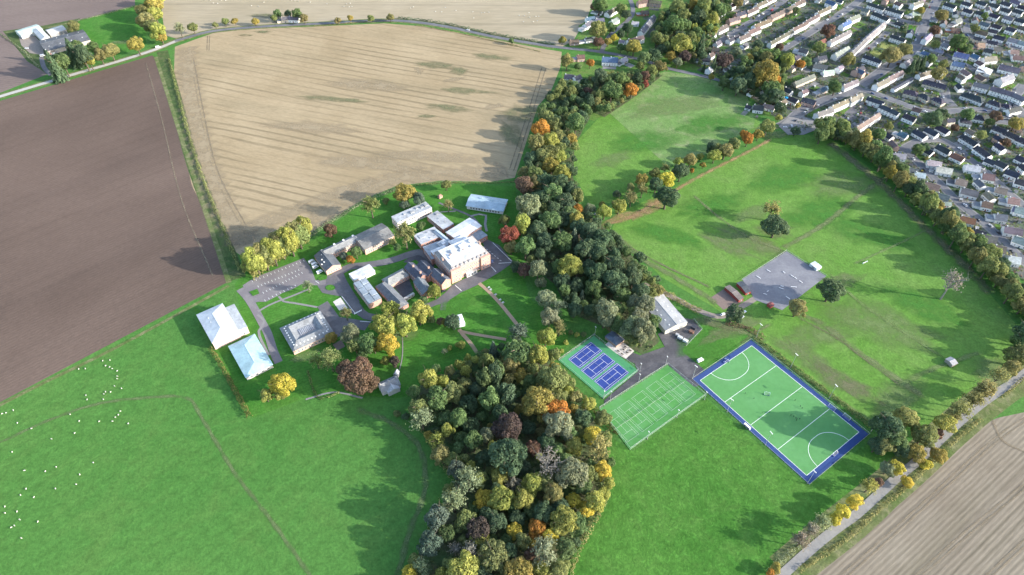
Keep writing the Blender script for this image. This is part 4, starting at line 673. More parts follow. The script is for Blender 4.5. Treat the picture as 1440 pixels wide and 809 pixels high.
for _ in range(6000):
    if added >= 70: break
    x, y = ir.uniform(995, 1438), ir.uniform(2, 330); g = G(x, y)
    if not inside((g.x, g.y), TW) or any(inside((g.x, g.y), k_) for k_ in NO_HOUSE): continue
    if any((g.x - h_[0]) ** 2 + (g.y - h_[1]) ** 2 < (h_[2] * .5 + 9.5) ** 2 for h_ in HOUSES): continue
    q, dd, wd = min(RD_, key=lambda t: (t[0] - g).length); dist = (q - g).length
    if dist < wd / 2 + 7: continue
    l = ir.uniform(4, 6); st = ir.choice([1, 1.4, 1.8, 1.8]); zr = st * 2.6 + 1.4; a_, b_ = g - dd * l, g + dd * l; a_.z = b_.z = zr; house(PX(a_), PX(b_), ir.uniform(6.5, 8.5), st, ir.choice('dddgnntkl'), ir.choice('wwwwcp')); added += 1
# long shop with a black roof, filling station canopy, warehouse
def shed(name, label, cat, poly, h, rh, wc, rc, hip=0, rm='metal_roof', wm='wall', doors=(), lights=0, over=.3, ref=None):
    c = centre(poly); o = thing(name, label, cat, Vector((c.x, c.y, 0)), 0, None, Vector((c.x, c.y, h))); rf = gabled(o, poly, h, rh, wc, rc, hip, over, wm, rm)
    a, b, c_, d = ccw(poly); 
    for k in range(lights):
        for side in (.25, .75):
            p = a.lerp(b, (k + .5) / lights).lerp(d.lerp(c_, (k + .5) / lights), side) - o.location
            box('skylight', (p.x, p.y, h + rh * .5 + .12), (1.1, .7, .26), 'frame', rf, math.atan2((b - a).y, (b - a).x))
    for (i, t, w, hh) in doors:
        q = ccw(poly); A, B = q[i], q[(i + 1) % 4]; p = A.lerp(B, t) - o.location; box('door', (p.x, p.y, 0), (w, .2, hh), 'wood', o, math.atan2((B - A).y, (B - A).x), (.25, .26, .27))
    return o
shed('shop_building', 'long low shop with black roof and white fascia beside the main street', 'shop', rect3(ta(320, 745), ta(480, 655), ta(515, 665), 4), 4, 1.2, (.7, .7, .7), (.035, .04, .06))
shed('workshop', 'white flat workshop with dark edge in the back yard of the town', 'workshop', rect3(ta(1035, 600), ta(1060, 560), ta(1180, 585), 4), 4, .8, (.7, .7, .68), (.62, .62, .6))

# ---------------- the school
BR = (.40, .20, .15); PK = (.55, .33, .26); SL = (.10, .105, .12); LG = (.40, .415, .43); WH = (.5, .5, .51); GS = (.21, .205, .195)
def rooftop(o, poly, z, items, col=(.35, .36, .37)):
    a, b, c, d = ccw(poly); rz = math.atan2((b - a).y, (b - a).x); rf = next((k for k in o.children if k.name.startswith('roof') and not k.name.startswith('roof_')), o)
    for (u, v, w, l, h) in items:
        p = a.lerp(b, u).lerp(d.lerp(c, u), v) - o.location; box('roof_vent', (p.x, p.y, z), (w, l, h), 'flat_roof', rf, rz, col)
def school(name, label, poly, h): c = centre(poly); return thing(name, label, 'school building', Vector((c.x, c.y, 0)), 0, 'school buildings', Vector((c.x, c.y, h)))
p = rect3((550.5, 305), (598.5, 284), (607.5, 292), 7.5); o = school('classroom_block', 'white two storey flat roofed classroom block at the top of the school', p, 7.5)
flat(o, p, 7.5, (.70, .62, .58), (.43, .455, .48)); facade(o, p, (1.0, 4.3), 3.0, 2.2, 1.6, (0, 1, 2, 3)); rooftop(o, p, 7.8, [(.2, .5, 3, 2, .9), (.33, .35, 2, 2, .8), (.5, .6, 4, 2, 1.1), (.7, .4, 2, 1.5, .7), (.07, .5, 4, 3, 1.2)])
p = rect3(tA(340, 290), tA(465, 225), tA(640, 390), 5); o = school('classroom_block', 'pale flat roofed block with red edge behind the white hall', p, 5)
flat(o, p, 5, BR, LG); facade(o, p, (1.2,), 3.0, 1.6, 2.2); rooftop(o, p, 5.3, [(.3, .15, 2.2, 2.2, .8), (.5, .4, .8, .8, .5), (.4, .7, .8, .8, .5), (.7, .55, .8, .8, .5)])
p = rect3(tA(565, 480), tA(845, 310), tA(970, 415), 8); o = school('assembly_hall', 'tall assembly hall with bright white roof', p, 8)
gabled(o, p, 8, 1.0, PK, (.66, .66, .66), 0, .3, 'wall', 'metal_roof'); facade(o, p, (2.0,), 4, 1.6, 4)
p = rect3(tA(690, 590), tA(960, 440), tA(1060, 515), 5); o = school('classroom_block', 'low grey blue flat roof block along the front parking', p, 5)
flat(o, p, 5, BR, (.28, .325, .365)); facade(o, p, (1.2,), 3, 1.6, 2.0); rooftop(o, p, 5.3, [(.7, .5, 3, 1.5, .8), (.3, .4, 1, 1, .6)])
p = rect3(tA(182, 515), tA(430, 415), tA(520, 520), 6.5); o = school('classroom_block', 'square pale flat roofed block beside the planted court', p, 6.5)
flat(o, p, 6.5, BR, (.46, .47, .49)); facade(o, p, (1., 4.), 3, 1.6, 1.6); rooftop(o, p, 6.8, [(.15, .3, 1, 1, .6), (.45, .25, 1, 1, .6), (.5, .8, 1, 1, .5), (.25, .75, 1, 1, .5), (.75, .4, 5, 4, .5)], (.3, .32, .34))
p = rect3(tA(292, 655), tA(545, 560), tA(690, 690), 6.3); o = school('classroom_block', 'blue grey flat roof with raised white lantern beside the brick school', p, 6.3)
flat(o, p, 6.3, BR, (.37, .405, .445)); facade(o, p, (1., 3.8), 3, 1.6, 1.6); q = rect3(tA(455, 615), tA(540, 562), tA(610, 620), 8.2); flat(o, q, 8.2, (.4, .42, .45), (.42, .45, .49), 6.6); rooftop(o, q, 8.5, [(.5, .5, 3, 3, .8)], (.75, .76, .78)); rooftop(o, p, 6.6, [(.2, .4, 1.5, 1.5, .8), (.3, .2, 1, 1, .8), (.15, .75, 2, 1, .6)], (.2, .22, .24))
p = rect3(tA(462, 440), tA(735, 660), tA(692, 690), 8); o = school('link_corridor', 'narrow grey roofed corridor running between the flat blocks', p, 8); gabled(o, p, 7.2, .9, BR, (.33, .38, .43), 0, .2, 'wall', 'metal_roof')
# the main brick building
A = G(634.7, 398); B = G(688.7, 373.3); d = (B - A).normalized(); s = Vector((-d.y, d.x, 0)); Lm = (B - A).length; Wm = 27.0; Hm = 13.0
p = [A, B, B + s * Wm, A + s * Wm]; c = centre(p); o = school('main_school', 'three storey pink brick school with white lead roof facing the lawn', p, Hm)
inner = grow(p, -2.6); prism('wall', p, 0, Hm, 'wall', o, (.52, .30, .235), cap=False)
def mansard(o, p, q, z0, z1, col):
    n = len(p); off = o.location; V = [Vector((x.x, x.y, z0)) - off for x in p] + [Vector((x.x, x.y, z1)) - off for x in q]
    return link('mansard', mesh('mansard', V, [(i, (i + 1) % n, n + (i + 1) % n, n + i) for i in range(n)], 'roof'), o, None, 0, None, col)
prism('cornice', grow(p, .35), Hm - .5, Hm, 'wall', o, (.50, .42, .36)); mansard(o, grow(p, -.3), inner, Hm + .02, Hm + 2.6, (.30, .28, .27)); prism('roof', inner, Hm + 2.5, Hm + 2.75, 'flat_roof', o, (.66, .66, .66))
for z, hh in ((1.0, 2.0), (5.0, 2.2), (9.2, 1.9)):
    windows(o, p[0], p[1], z, 17, 1.25, hh, .03); windows(o, p[1], p[2], z, 8, 1.25, hh, .05); windows(o, p[3], p[0], z, 8, 1.25, hh, .05)
for k in range(9):                                                        # dormers on the front slope
    q = A.lerp(B, (k + .7) / 9.4) + s * 1.5 - o.location; dm = box('dormer', (q.x, q.y, Hm + .1), (1.3, 1.9, 2.0), 'wall', o, math.atan2(d.y, d.x), (.30, .30, .32))
for t in (.02, .22, .55, .97):
    q = A.lerp(B, t) + s * Wm * .5 - o.location; box('chimney', (q.x, q.y, Hm + 1.0), (1.0, 2.0, 3.0), 'wall', o, math.atan2(d.y, d.x), (.42, .30, .25))
for t, w in ((.0, 9.0), (Lm - 9.0, 9.0)):                                 # projecting end bays
    q = [A + d * t - s * 1.4, A + d * (t + w) - s * 1.4, A + d * (t + w) + s * .5, A + d * t + s * .5]; prism('bay', q, 0, Hm + .6, 'wall', o, (.54, .32, .25))
    for z, hh in ((1.0, 2.0), (5.0, 2.2), (9.2, 1.9)): windows(o, q[0], q[1], z, 3, 1.2, hh, .1)
q = [A + d * (Lm * .5 - 5) - s * 2.2, A + d * (Lm * .5 + 5) - s * 2.2, A + d * (Lm * .5 + 5) + s * .5, A + d * (Lm * .5 - 5) + s * .5]; prism('porch', q, 0, 4.2, 'wall', o, (.60, .56, .50)); windows(o, q[0], q[1], .6, 3, 2.0, 2.8, .06)
for i, (u, v, w, l, h) in enumerate([(.15, .4, 3, 3, .6), (.3, .6, 4, 3, 1.4), (.5, .5, 2, 2, 1.0), (.62, .7, 7, 4, 1.2), (.8, .5, 2, 2, .8), (.9, .75, 4, 3, 1.2)]): rooftop(o, inner, Hm + 2.77, [(u, v, w, l, h)], (.72, .72, .72))
p2 = [A + s * (Wm + .1) + d * 0, A + s * (Wm + .1) + d * 13, A + s * (Wm + 6) + d * 13, A + s * (Wm + 6)]; flat(o, p2, 10, (.46, .27, .21), (.7, .7, .7)); p2 = [A + s * (Wm + .1) + d * (Lm - 19), A + s * (Wm + .1) + d * (Lm - 3), A + s * (Wm + 8) + d * (Lm - 3), A + s * (Wm + 8) + d * (Lm - 19)]; flat(o, p2, 10, (.46, .27, .21), (.74, .74, .74))
def range_(name, label, ridge0, ridge1, w, h, rh, wc, rc, hip=0, rows=(1.0,), ch=0, zr=None):
    z = h + rh; a, b = G(*ridge0, z), G(*ridge1, z); a.z = b.z = 0; dd = (b - a).normalized(); ss = Vector((-dd.y, dd.x, 0)) * w / 2; q = [a - ss, b - ss, b + ss, a + ss]
    o = school(name, label, q, h); rf = gabled(o, q, h, rh, wc, rc, hip, .3); q = ccw(q)
    for i in range(4):
        for zz in rows: windows(o, q[i], q[(i + 1) % 4], zz, max(1, int((q[(i + 1) % 4] - q[i]).length / 3.2)), 1.2, 1.6)
    for k in range(ch):
        pp = a.lerp(b, (k + .3) / max(ch, 1)) - o.location; box('chimney', (pp.x, pp.y, h + rh - .7), (1, 1.6, 2.6), 'wall', rf, math.atan2(dd.y, dd.x), (.42, .26, .2))
    return o
range_('brick_wing', 'gabled brick wing with slate roof left of the brick school', tB(565, 525), tB(425, 402), 9, 7.5, 3.4, (.50, .29, .22), (.115, .125, .15), 0, (1., 4.4), 1)
range_('brick_wing', 'dark slate gabled range behind the small yellow green tree', tB(345, 655), tB(232, 505), 8.5, 6.5, 3, (.42, .22, .17), (.15, .17, .19), 0, (1., 4.), 0)
range_('brick_wing', 'dark slate range stepping down beside the shaded court', tB(290, 480), tB(120, 330), 9, 7, 3.2, (.36, .2, .16), (.085, .09, .12), 0, (1., 4.), 2)
range_('brick_wing', 'slate range with pale gable next to the shaded court', tB(400, 440), tB(270, 310), 9.5, 7, 2.8, (.36, .2, .16), (.095, .10, .12), 0, (1., 4.), 1)
range_('courtyard_wing', 'long low slate range on the left of the courtyard', tD(545, 385), tD(810, 655), 10, 4.2, 2.8, (.42, .22, .17), (.16, .17, .185), .6, (1.0,))
range_('courtyard_wing', 'grey roofed range with pink wall closing the courtyard', tD(600, 375), tD(845, 245), 10, 4.2, 2.8, PK, (.28, .28, .27), .6, (1.0,))
p = rect3(tD(820, 585), tD(935, 515), tD(945, 530), 3); o = school('garden_building', 'low white wall building with arches in the courtyard', p, 3); flat(o, p, 2.6, (.68, .62, .58), (.5, .48, .46)); facade(o, p, (.4,), [3, 1, 3, 1], 1.6, 1.7)
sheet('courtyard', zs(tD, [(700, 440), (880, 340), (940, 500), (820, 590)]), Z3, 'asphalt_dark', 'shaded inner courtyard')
p = rect3(tD(175, 300), tD(415, 185), tD(480, 260), 4); o = school('classroom_block', 'small white roofed block by the turning circle', p, 4); flat(o, p, 4, (.6, .56, .54), (.58, .595, .61)); facade(o, p, (1.,), 3.4, 1.5, 1.5)
p = rect3(tD(225, 410), tD(370, 345), tD(560, 585), 6.2); o = school('classroom_block', 'pink brick block with stepped blue grey roofs by the zebra crossing', p, 6.2); flat(o, p, 6.0, PK, (.25, .29, .33)); facade(o, p, (1., 3.6), 3, 1.5, 1.4, (0, 1, 3))
a, b, c_, d_ = ccw(p); wd = max(range(2), key=lambda i: 0)
for k, (u0, u1, v0, v1, hz) in enumerate([(0.02, .48, .02, .24, .9), (.52, .98, .02, .30, .7), (.02, .48, .28, .52, .5), (.52, .98, .34, .62, .9), (.02, .48, .56, .78, .8), (.52, .98, .66, .97, .4), (.02, .48, .82, .98, .5)]):
    f_ = lambda u, v: a.lerp(b, u).lerp(d_.lerp(c_, u), v); prism('roof_step', [f_(u0, v0), f_(u1, v0), f_(u1, v1), f_(u0, v1)], 6.31, 6.3 + hz, 'flat_roof', o, (.27, .32, .37) if k % 2 else (.34, .385, .43))
# long classroom range with cross wing
def range4(name, label, pts, z, h, rh, wc, rc, hip=0, rows=(1.0, 4.0)):
    q = rect3(*pts, z); o = school(name, label, q, h); gabled(o, q, h, rh, wc, rc, hip, .3); q = ccw(q)
    for i in range(4):
        for zz in rows: windows(o, q[i], q[(i + 1) % 4], zz, max(1, int((q[(i + 1) % 4] - q[i]).length / 2.6)), 1.7, 1.5)
    return o
tC = T(430, 290, 8.43)
o = range4('classroom_range', 'grey roofed two storey range right half of the long classrooms', (tC(700, 518), tC(1048, 350), tC(930, 190)), 6, 6, 2.4, PK, GS)
o = range4('classroom_range', 'grey roofed brick range left half of the long classrooms', (tC(248, 590), tC(628, 410), tC(560, 350)), 6, 6, 2.0, PK, (.27, .27, .265))
for t in (.05, .38, .72):
    q = G(*tC(320 + 330 * t, 460 - 150 * t), 8) - o.location; box('dormer', (q.x, q.y, 6.6), (1.6, 1.6, 1.8), 'wall', o, .5, (.66, .66, .66))
o = range4('classroom_range', 'dark slate end wing with pink gable beside the white minibuses', (tC(240, 770), tC(100, 590), tC(250, 490)), 5, 5, 2.8, PK, (.12, .13, .145), 0, (1.0,))
for k in range(7):
    q = G(*tC(190 + (k % 2) * 26, 520 + k * 28), 7.2) - o.location; box('rooflight', (q.x, q.y, 6.6), (.8, .8, .75), 'frame', o, .5)
# square pavilion with sunken roof court
eave = rect3(tG(118, 350), tG(585, 145), tG(785, 385), 5); o = school('square_pavilion', 'square hipped pavilion with rooflights round a sunken roof court', eave, 5)
prism('wall', eave, 0, 5, 'wall', o, (.58, .40, .32), cap=False); rid = grow(eave, -5.2); well = grow(eave, -9.5); off = o.location
Vv = [Vector((x.x, x.y, 4.8)) - off for x in grow(eave, .5)] + [Vector((x.x, x.y, 8.2)) - off for x in rid] + [Vector((x.x, x.y, 5.6)) - off for x in well]
link('roof', mesh('roof', Vv, [(i, (i + 1) % 4, 4 + (i + 1) % 4, 4 + i) for i in range(4)] + [(4 + i, 4 + (i + 1) % 4, 8 + (i + 1) % 4, 8 + i) for i in range(4)], 'roof'), o, None, 0, None, (.24, .25, .26)); prism('roof_court', well, 5.5, 5.6, 'flat_roof', o, (.38, .36, .36))
facade(o, eave, (1.2,), 3, 1.6, 2.0); e_ = ccw(grow(eave, -2.4)); r_ = ccw(eave)
for i in range(4):
    n_ = 8 if i % 2 else 9
    for k in range(n_):
        q = e_[i].lerp(e_[(i + 1) % 4], (k + .5) / n_) - off; dd = e_[(i + 1) % 4] - e_[i]; box('rooflight', (q.x, q.y, 6.25), (.9, .9, .55), 'frame', o, math.atan2(dd.y, dd.x))
for k in range(9):
    q = centre(well) + (well[1] - well[0]) * ((k + .5) / 9 - .5) * .9 - off; dd = well[1] - well[0]; box('glazing_bar', (q.x, q.y, 5.62), (.5, 5.5, .5 + .3 * (k % 2)), 'flat_roof', o, math.atan2(dd.y, dd.x), (.55, .55, .57))
tF = T(260, 410, 6.224)
p = rect3(tF(240, 450), tF(105, 205), tF(325, 105), 8); o = school('sports_hall', 'big sports hall with pale hipped metal roof at the ploughed field corner', p, 8); gabled(o, p, 8, 2.6, (.62, .45, .40), (.47, .505, .535), .85, .4, 'wall', 'metal_roof')
q = rect3(tF(466, 345), tF(355, 145), tF(425, 100), 7.2); flat(o, q, 7.2, (.62, .45, .40), (.44, .46, .475)); facade(o, q, (1.2,), 5, 1.5, 1.8, (0, 1, 2)); rooftop(o, p, 9.4, [(.3, .3, .8, .8, .6), (.6, .62, .8, .8, .6), (.45, .3, .6, .6, .6)], (.75, .75, .75))
p = rect3(tF(535, 752), tF(385, 480), tF(610, 380), 3.6); o = school('swimming_hall', 'low hall with pale turquoise hipped roof beside the pasture hedge', p, 3.6); gabled(o, p, 3.6, 2.2, (.66, .6, .55), (.37, .52, .54), .8, .5, 'wall', 'metal_roof'); facade(o, p, (.8,), 4, 2.2, 1.6)
p = rect3(tA(812, 160), tA(1240, 225), tA(1305, 95), 4.2); o = school('blue_roofed_hall', 'low white hall with light blue metal roof at the top of the grounds', p, 4.2); gabled(o, p, 4.0, 1.6, (.66, .65, .63), (.33, .425, .49), 0, .8, 'wall', 'metal_roof'); facade(o, p, (.9,), 3, 2.0, 2.0); rooftop(o, p, 5.2, [(.3, .72, 2.4, 2, .5), (.62, .62, 2.4, 2.4, .7)], (.34, .45, .5))
p = rect3((530.7, 539), (556, 528), (561, 541), 4.5); o = thing('cottage', 'grey stone cottage with pale slate roof beside the copper beech', 'cottage', centre(p), 0, None, centre(p)); gabled(o, p, 4, 3.2, (.42, .40, .37), (.24, .245, .25), 0, .3); facade(o, p, (.9,), 3.4, 1.1, 1.3)
q = rect3((546, 553), (541, 544), (559, 540), 4.0); gabled(o, q, 3.6, 2.2, (.42, .40, .37), (.38, .39, .40), 0, .2); q = rect3((553, 527), (556, 521), (561, 524), 3.5); gabled(o, q, 3.2, 2, (.42, .4, .37), (.36, .36, .37), 0, .2)
for t in (.06, .5, .94):
    x = p[0].lerp(p[1], t).lerp(p[3].lerp(p[2], t), .5) - o.location; box('chimney', (x.x, x.y, 6.2), (.8, 1.2, 2.2), 'wall', o, .5, (.4, .38, .35))
for k in range(4):
    x = p[0].lerp(p[1], (k + .6) / 4.4).lerp(p[3].lerp(p[2], (k + .6) / 4.4), .28) - o.location; box('rooflight', (x.x, x.y, 5.2), (.8, .9, .8), 'glass', o, .5)
# marquee
p = rect3((640.6, 443.5), (648.8, 441.5), (658, 454), 3.0); o = thing('marquee', 'white event marquee standing on the lawn by the round conifer', 'marquee', centre(p), 0, None, centre(p)); gabled(o, p, 2.6, 1.3, (.8, .8, .8), (.82, .82, .82), .5, .15, 'white_paint', 'white_paint')
for x in p: q = x.lerp(centre(p), .03) - o.location; box('tent_pole', (q.x, q.y, 0), (.12, .12, 2.6), 'steel', o)
# sheds, yard and pavilions
shed('barn_shed', 'long shed with pale grey corrugated roof beside the service yard', 'shed', rect3((902.5, 424), (936, 464.5), (961.5, 447), 5), 4.6, 2.2, (.56, .52, .43), (.34, .34, .34), 0, 'metal_roof', 'wall', [(0, .3, 3, 3), (2, .5, 3, 3), (1, .3, 3.5, 3.2), (1, .75, 3, 3)], 6)
shed('tennis_pavilion', 'small blue grey roofed pavilion beside the tennis courts', 'pavilion', rect3((851, 473), (862, 465), (877, 478), 3.2), 3, 1.4, (.3, .22, .18), (.13, .155, .20), .6, 'roof', 'wall', [(0, .5, 1.4, 2.1)])
tP = T(1010, 380, 10.117)
shed('changing_pavilion', 'dark roofed red walled pavilion at the grey court edge', 'pavilion', rect3(tP(265, 185), tP(340, 160), tP(500, 290), 2.8), 2.8, .8, (.28, .06, .05), (.085, .095, .11), 0, 'roof', 'wall', [(0, .3, 1.2, 2), (2, .5, 1.2, 2)])
shed('changing_pavilion', 'dark red walled pavilion beside the reddish tarmac', 'pavilion', rect3(tP(95, 245), tP(160, 215), tP(385, 385), 2.8), 2.8, .8, (.28, .06, .05), (.20, .165, .15), 0, 'roof', 'wall', [(0, .3, 1.2, 2), (2, .6, 1.2, 2)])
shed('small_hut', 'small red sided hut at the lower corner of the grey court', 'hut', rect3(tP(700, 480), tP(745, 455), tP(785, 500), 2.4), 2.4, .6, (.36, .08, .07), (.30, .10, .09), 0, 'roof', 'wall', [(0, .5, 1, 2)])
shed('shipping_container', 'grey metal container at the right corner of the grey court', 'container', rect3((1139, 371), (1146, 367.5), (1156, 375), 2.6), 2.5, .12, (.5, .55, .56), (.55, .60, .61), 0, 'metal_roof', 'wall', [(1, .5, 2.2, 2.3)], 0, .05)
shed('field_shelter', 'grey roofed field shelter alone on the far meadow', 'shelter', rect3((1330, 505), (1337, 502), (1348.5, 510), 2.8), 2.6, .9, (.28, .25, .22), (.34, .33, .34), 0, 'metal_roof', 'wood', [(0, .5, 2, 2)])
# the farm
tq = T(20, 20, 8.986); fr = lambda a, b, c, z: rect3(tq(*a), tq(*b), tq(*c), z)
shed('farm_barn', 'long dark grey roofed farm barn behind the conifers', 'barn', fr((400, 475), (960, 325), (870, 195), 5), 5, 3.0, (.42, .38, .34), (.12, .125, .135), 0, 'roof', 'wall', [(0, .2, 3, 3), (0, .6, 3, 3)], 4)
shed('farm_barn', 'white roofed farm barn with open gable in the farm yard', 'barn', fr((345, 325), (235, 215), (330, 175), 5), 5, 2.2, (.5, .48, .45), (.5, .49, .48), 0, 'metal_roof', 'wall', [(3, .5, 5, 4), (1, .5, 4, 4)])
shed('farm_barn', 'pale roofed open fronted farm barn beyond the yard', 'barn', fr((450, 255), (655, 195), (600, 140), 4.6), 4.4, 1.8, (.4, .37, .34), (.45, .44, .42), 0, 'metal_roof', 'wall', [(0, .15, 3, 3.4), (0, .4, 3, 3.4), (0, .65, 3, 3.4), (0, .88, 3, 3.4)])
shed('farm_barn', 'pale green roofed farm shed at the plough edge', 'barn', fr((85, 270), (355, 185), (330, 110), 5), 4.6, 1.6, (.52, .53, .50), (.42, .50, .44), 0, 'metal_roof', 'wall', [(0, .4, 4, 3.4)])
house(tq(395, 470), tq(500, 450), 7, 1, 'k', 'w'); house((389, 27), (405, 25), 8, 1.3, 'g', 'c'); house((406, 25), (420, 26), 8, 1.3, 'g', 'w')

shed('summer_house', 'tiny pink walled summer house on the top school lawn', 'hut', rect3(tA(465, 45), tA(500, 25), tA(520, 45), 2.4), 2.2, 1.0, (.50, .30, .24), (.42, .24, .18), .5, 'roof', 'wall', [(0, .5, 1, 1.9)])
c_ = G(1216, 370); o = thing('riding_jump', 'white riding jump standing alone on the park meadow', 'jump', Vector((c_.x, c_.y, 0)), .5, None, c_)
for x in (-2.4, 2.4): box('upright', (x, 0, 0), (.2, .8, 1.6), 'white_paint', o)
for z in (.4, .8, 1.2): box('rail', (0, 0, z), (4.6, .12, .14), 'white_paint', o)
c_ = G(*tf_(748, 360)); o = thing('gazebo', 'bright blue canopy gazebo beside the park gate houses', 'gazebo', Vector((c_.x, c_.y, 0)), .4, None, c_)
for x in (-2, 2):
    for y in (-2, 2): box('pole', (x, y, 0), (.1, .1, 2.3), 'steel', o)
link('canopy', mesh('canopy', [(-2.2, -2.2, 2.2), (2.2, -2.2, 2.2), (2.2, 2.2, 2.2), (-2.2, 2.2, 2.2), (0, 0, 3.1)], [(0, 1, 4), (1, 2, 4), (2, 3, 4), (3, 0, 4)], 'cloth'), o, None, 0, None, (.02, .30, .60))

# ------------------------------------------------------------------ sports grounds
def frame_of(o_px, u_px, flip=1):
    o, u = G(*o_px), G(*u_px); d = (u - o).normalized(); return o, d, Vector((-d.y, d.x, 0)) * flip
def line(name, o, d, s, u0, v0, u1, v1, w, z, mat, parent):
    """painted stripe between two court points, a part of its court"""
    a, b = o + d * u0 + s * v0, o + d * u1 + s * v1; t = (b - a).normalized(); n_ = Vector((-t.y, t.x, 0)) * w / 2; a, b = a - t * w / 2, b + t * w / 2
    q = [a - n_, b - n_, b + n_, a + n_]; me = mesh(name, [Vector((p.x, p.y, z)) - parent.location for p in q], [(0, 1, 2, 3)], mat); return link(name, me, parent)
def quad(o, d, s, u0, v0, u1, v1): return [o + d * u0 + s * v0, o + d * u1 + s * v0, o + d * u1 + s * v1, o + d * u0 + s * v1]
def pitch_sheet(name, q, z, mat, label): return sheet(name, [(p.x, p.y) for p in q], z + .03, mat, label, world=True, fixed=True)
# hockey pitch: length along d
O = G(984.5, 535.4); U = G(1134.5, 669.5); d = (U - O).normalized(); s = Vector((-d.y, d.x, 0)); PL, PW = 91.4, 55.0
hp = pitch_sheet('hockey_pitch', quad(O, d, s, -4, -3.6, PL + 4.6, PW + 4), Z4, 'pitch_blue', 'green hockey pitch with navy blue surround')
g_ = mesh('playing_surface', [Vector((p.x, p.y, Z4 + .06)) for p in quad(O, d, s, 0, 0, PL, PW)], [(0, 1, 2, 3)], 'pitch_green'); link('playing_surface', g_, hp)
zl = Z4 + .09
for a in ((0, 0, PL, 0), (0, PW, PL, PW), (0, 0, 0, PW), (PL, 0, PL, PW), (22.9, 0, 22.9, PW), (45.7, 0, 45.7, PW), (68.5, 0, 68.5, PW)): line('line', O, d, s, *a, .27, zl, 'white_line', hp)
for e, sg in ((0, 1), (PL, -1)):
    pts = [(e + sg * 14.63 * math.sin(t * math.pi / 2 / 14), PW / 2 - 1.83 - 14.63 * math.cos(t * math.pi / 2 / 14)) for t in range(15)] + [(e + sg * 14.63 * math.cos(t * math.pi / 2 / 14), PW / 2 + 1.83 + 14.63 * math.sin(t * math.pi / 2 / 14)) for t in range(15)]
    V = []; F = []
    for i, (x, y) in enumerate(pts):
        for k in (-.135, .135):
            cx, cy = e, PW / 2 + (1.83 if i >= 15 else -1.83); r = math.hypot(x - cx, y - cy); f = (r + k) / r; w = O + d * (cx + (x - cx) * f) + s * (cy + (y - cy) * f); V.append((w.x, w.y, zl + .003))
        if i: F.append((2 * i - 2, 2 * i - 1, 2 * i + 1, 2 * i))
    link('shooting_circle', mesh('shooting_circle', V, F, 'white_line'), hp)
def fence(label, corners, h, bay, gate=None, closed=True, rail=True):
    base = corners[0]; o = thing('mesh_fence', label, 'fence', Vector((base.x, base.y, 0)), 0, 'court fences', centre(corners))
    for i in range(len(corners) if closed else len(corners) - 1):
        A, B = corners[i], corners[(i + 1) % len(corners)]; n = max(1, int((B - A).length / bay))
        for k in range(n):
            a, b = A.lerp(B, k / n) - base, A.lerp(B, (k + 1) / n) - base; box('post', (a.x, a.y, 0), (.12, .12, h), 'steel', o)
            link('mesh_panel', mesh('mesh_panel', [a + Vector((0, 0, .05)), b + Vector((0, 0, .05)), b + Vector((0, 0, h)), a + Vector((0, 0, h))], [(0, 1, 2, 3)], 'wire_mesh'), o)
        if rail: a, b = A - base, B - base; beam('top_rail', a + Vector((0, 0, h)), b + Vector((0, 0, h)), .10, 'steel', o)
    return o
fence('low mesh fence round the hockey pitch', quad(O, d, s, -4.4, -4, PL + 5, PW + 4.4), 1.3, 6)
def goal(P, ang, label, w=3.66, h=2.14, dp=1.6, col=(.8, .8, .8), board=(.1, .12, .4)):
    o = thing('goal', label, 'goal', Vector((P.x, P.y, Z4 + .1)), ang, None, P)
    for x in (-w / 2, w / 2): box('post', (x, 0, 0), (.1, .1, h), 'paint', o, 0, col); beam('stay', (x, 0, h), (x, dp, .5), .07, 'paint', o, col); box('side_board', (x, dp / 2, 0), (.06, dp, .46), 'paint', o, 0, board)
    box('crossbar', (0, 0, h), (w + .1, .1, .1), 'paint', o, 0, col); box('back_board', (0, dp, 0), (w, .06, .46), 'paint', o, 0, board)
    link('net', mesh('net', [(-w / 2, 0, h), (w / 2, 0, h), (w / 2, dp, .46), (-w / 2, dp, .46)], [(0, 1, 2, 3)], 'wire_mesh'), o); return o
ad = math.atan2(d.y, d.x)
goal(O + d * -.2 + s * PW / 2, ad + math.pi / 2, 'blue backed hockey goal at the far end of the pitch'); goal(O + d * (PL + .2) + s * PW / 2, ad - math.pi / 2, 'white hockey goal at the near end of the pitch', 4.4)
goal(G(1078, 554.5), ad - 2.4, 'pale blue goal standing loose in the middle of the pitch', 3.66, 2.1, 1.6, (.6, .75, .78), (.05, .2, .2))
goal(G(1170, 573.5), ad + math.pi, 'white portable goal on the blue surround by the quarter line', 5, 2, 2); goal(G(1191, 587), ad + math.pi, 'white portable goal on the blue surround near the corner', 5, 2, 2); goal(G(1022, 508.5) , ad + .2, 'pale goal by the far blue surround', 3.6, 2, 1.2, (.6, .7, .8))
def bench(P, ang, label):
    o = thing('team_shelter', label, 'shelter', Vector((P.x, P.y, Z4 + .1)), ang, None, P); box('back', (0, .6, 0), (5, .08, 2), 'paint', o, 0, (.75, .75, .75)); box('roof', (0, 0, 2), (5.2, 1.5, .1), 'paint', o, 0, (.8, .8, .8)); box('bench', (0, .3, .4), (4.6, .4, .08), 'wood', o, 0, (.4, .3, .2))
    for x in (-2.5, 2.5): box('side', (x, 0, 0), (.08, 1.3, 2), 'paint', o, 0, (.7, .7, .72))
bench(G(1050, 601.5), ad, 'white roofed team shelter on the near side of the pitch')
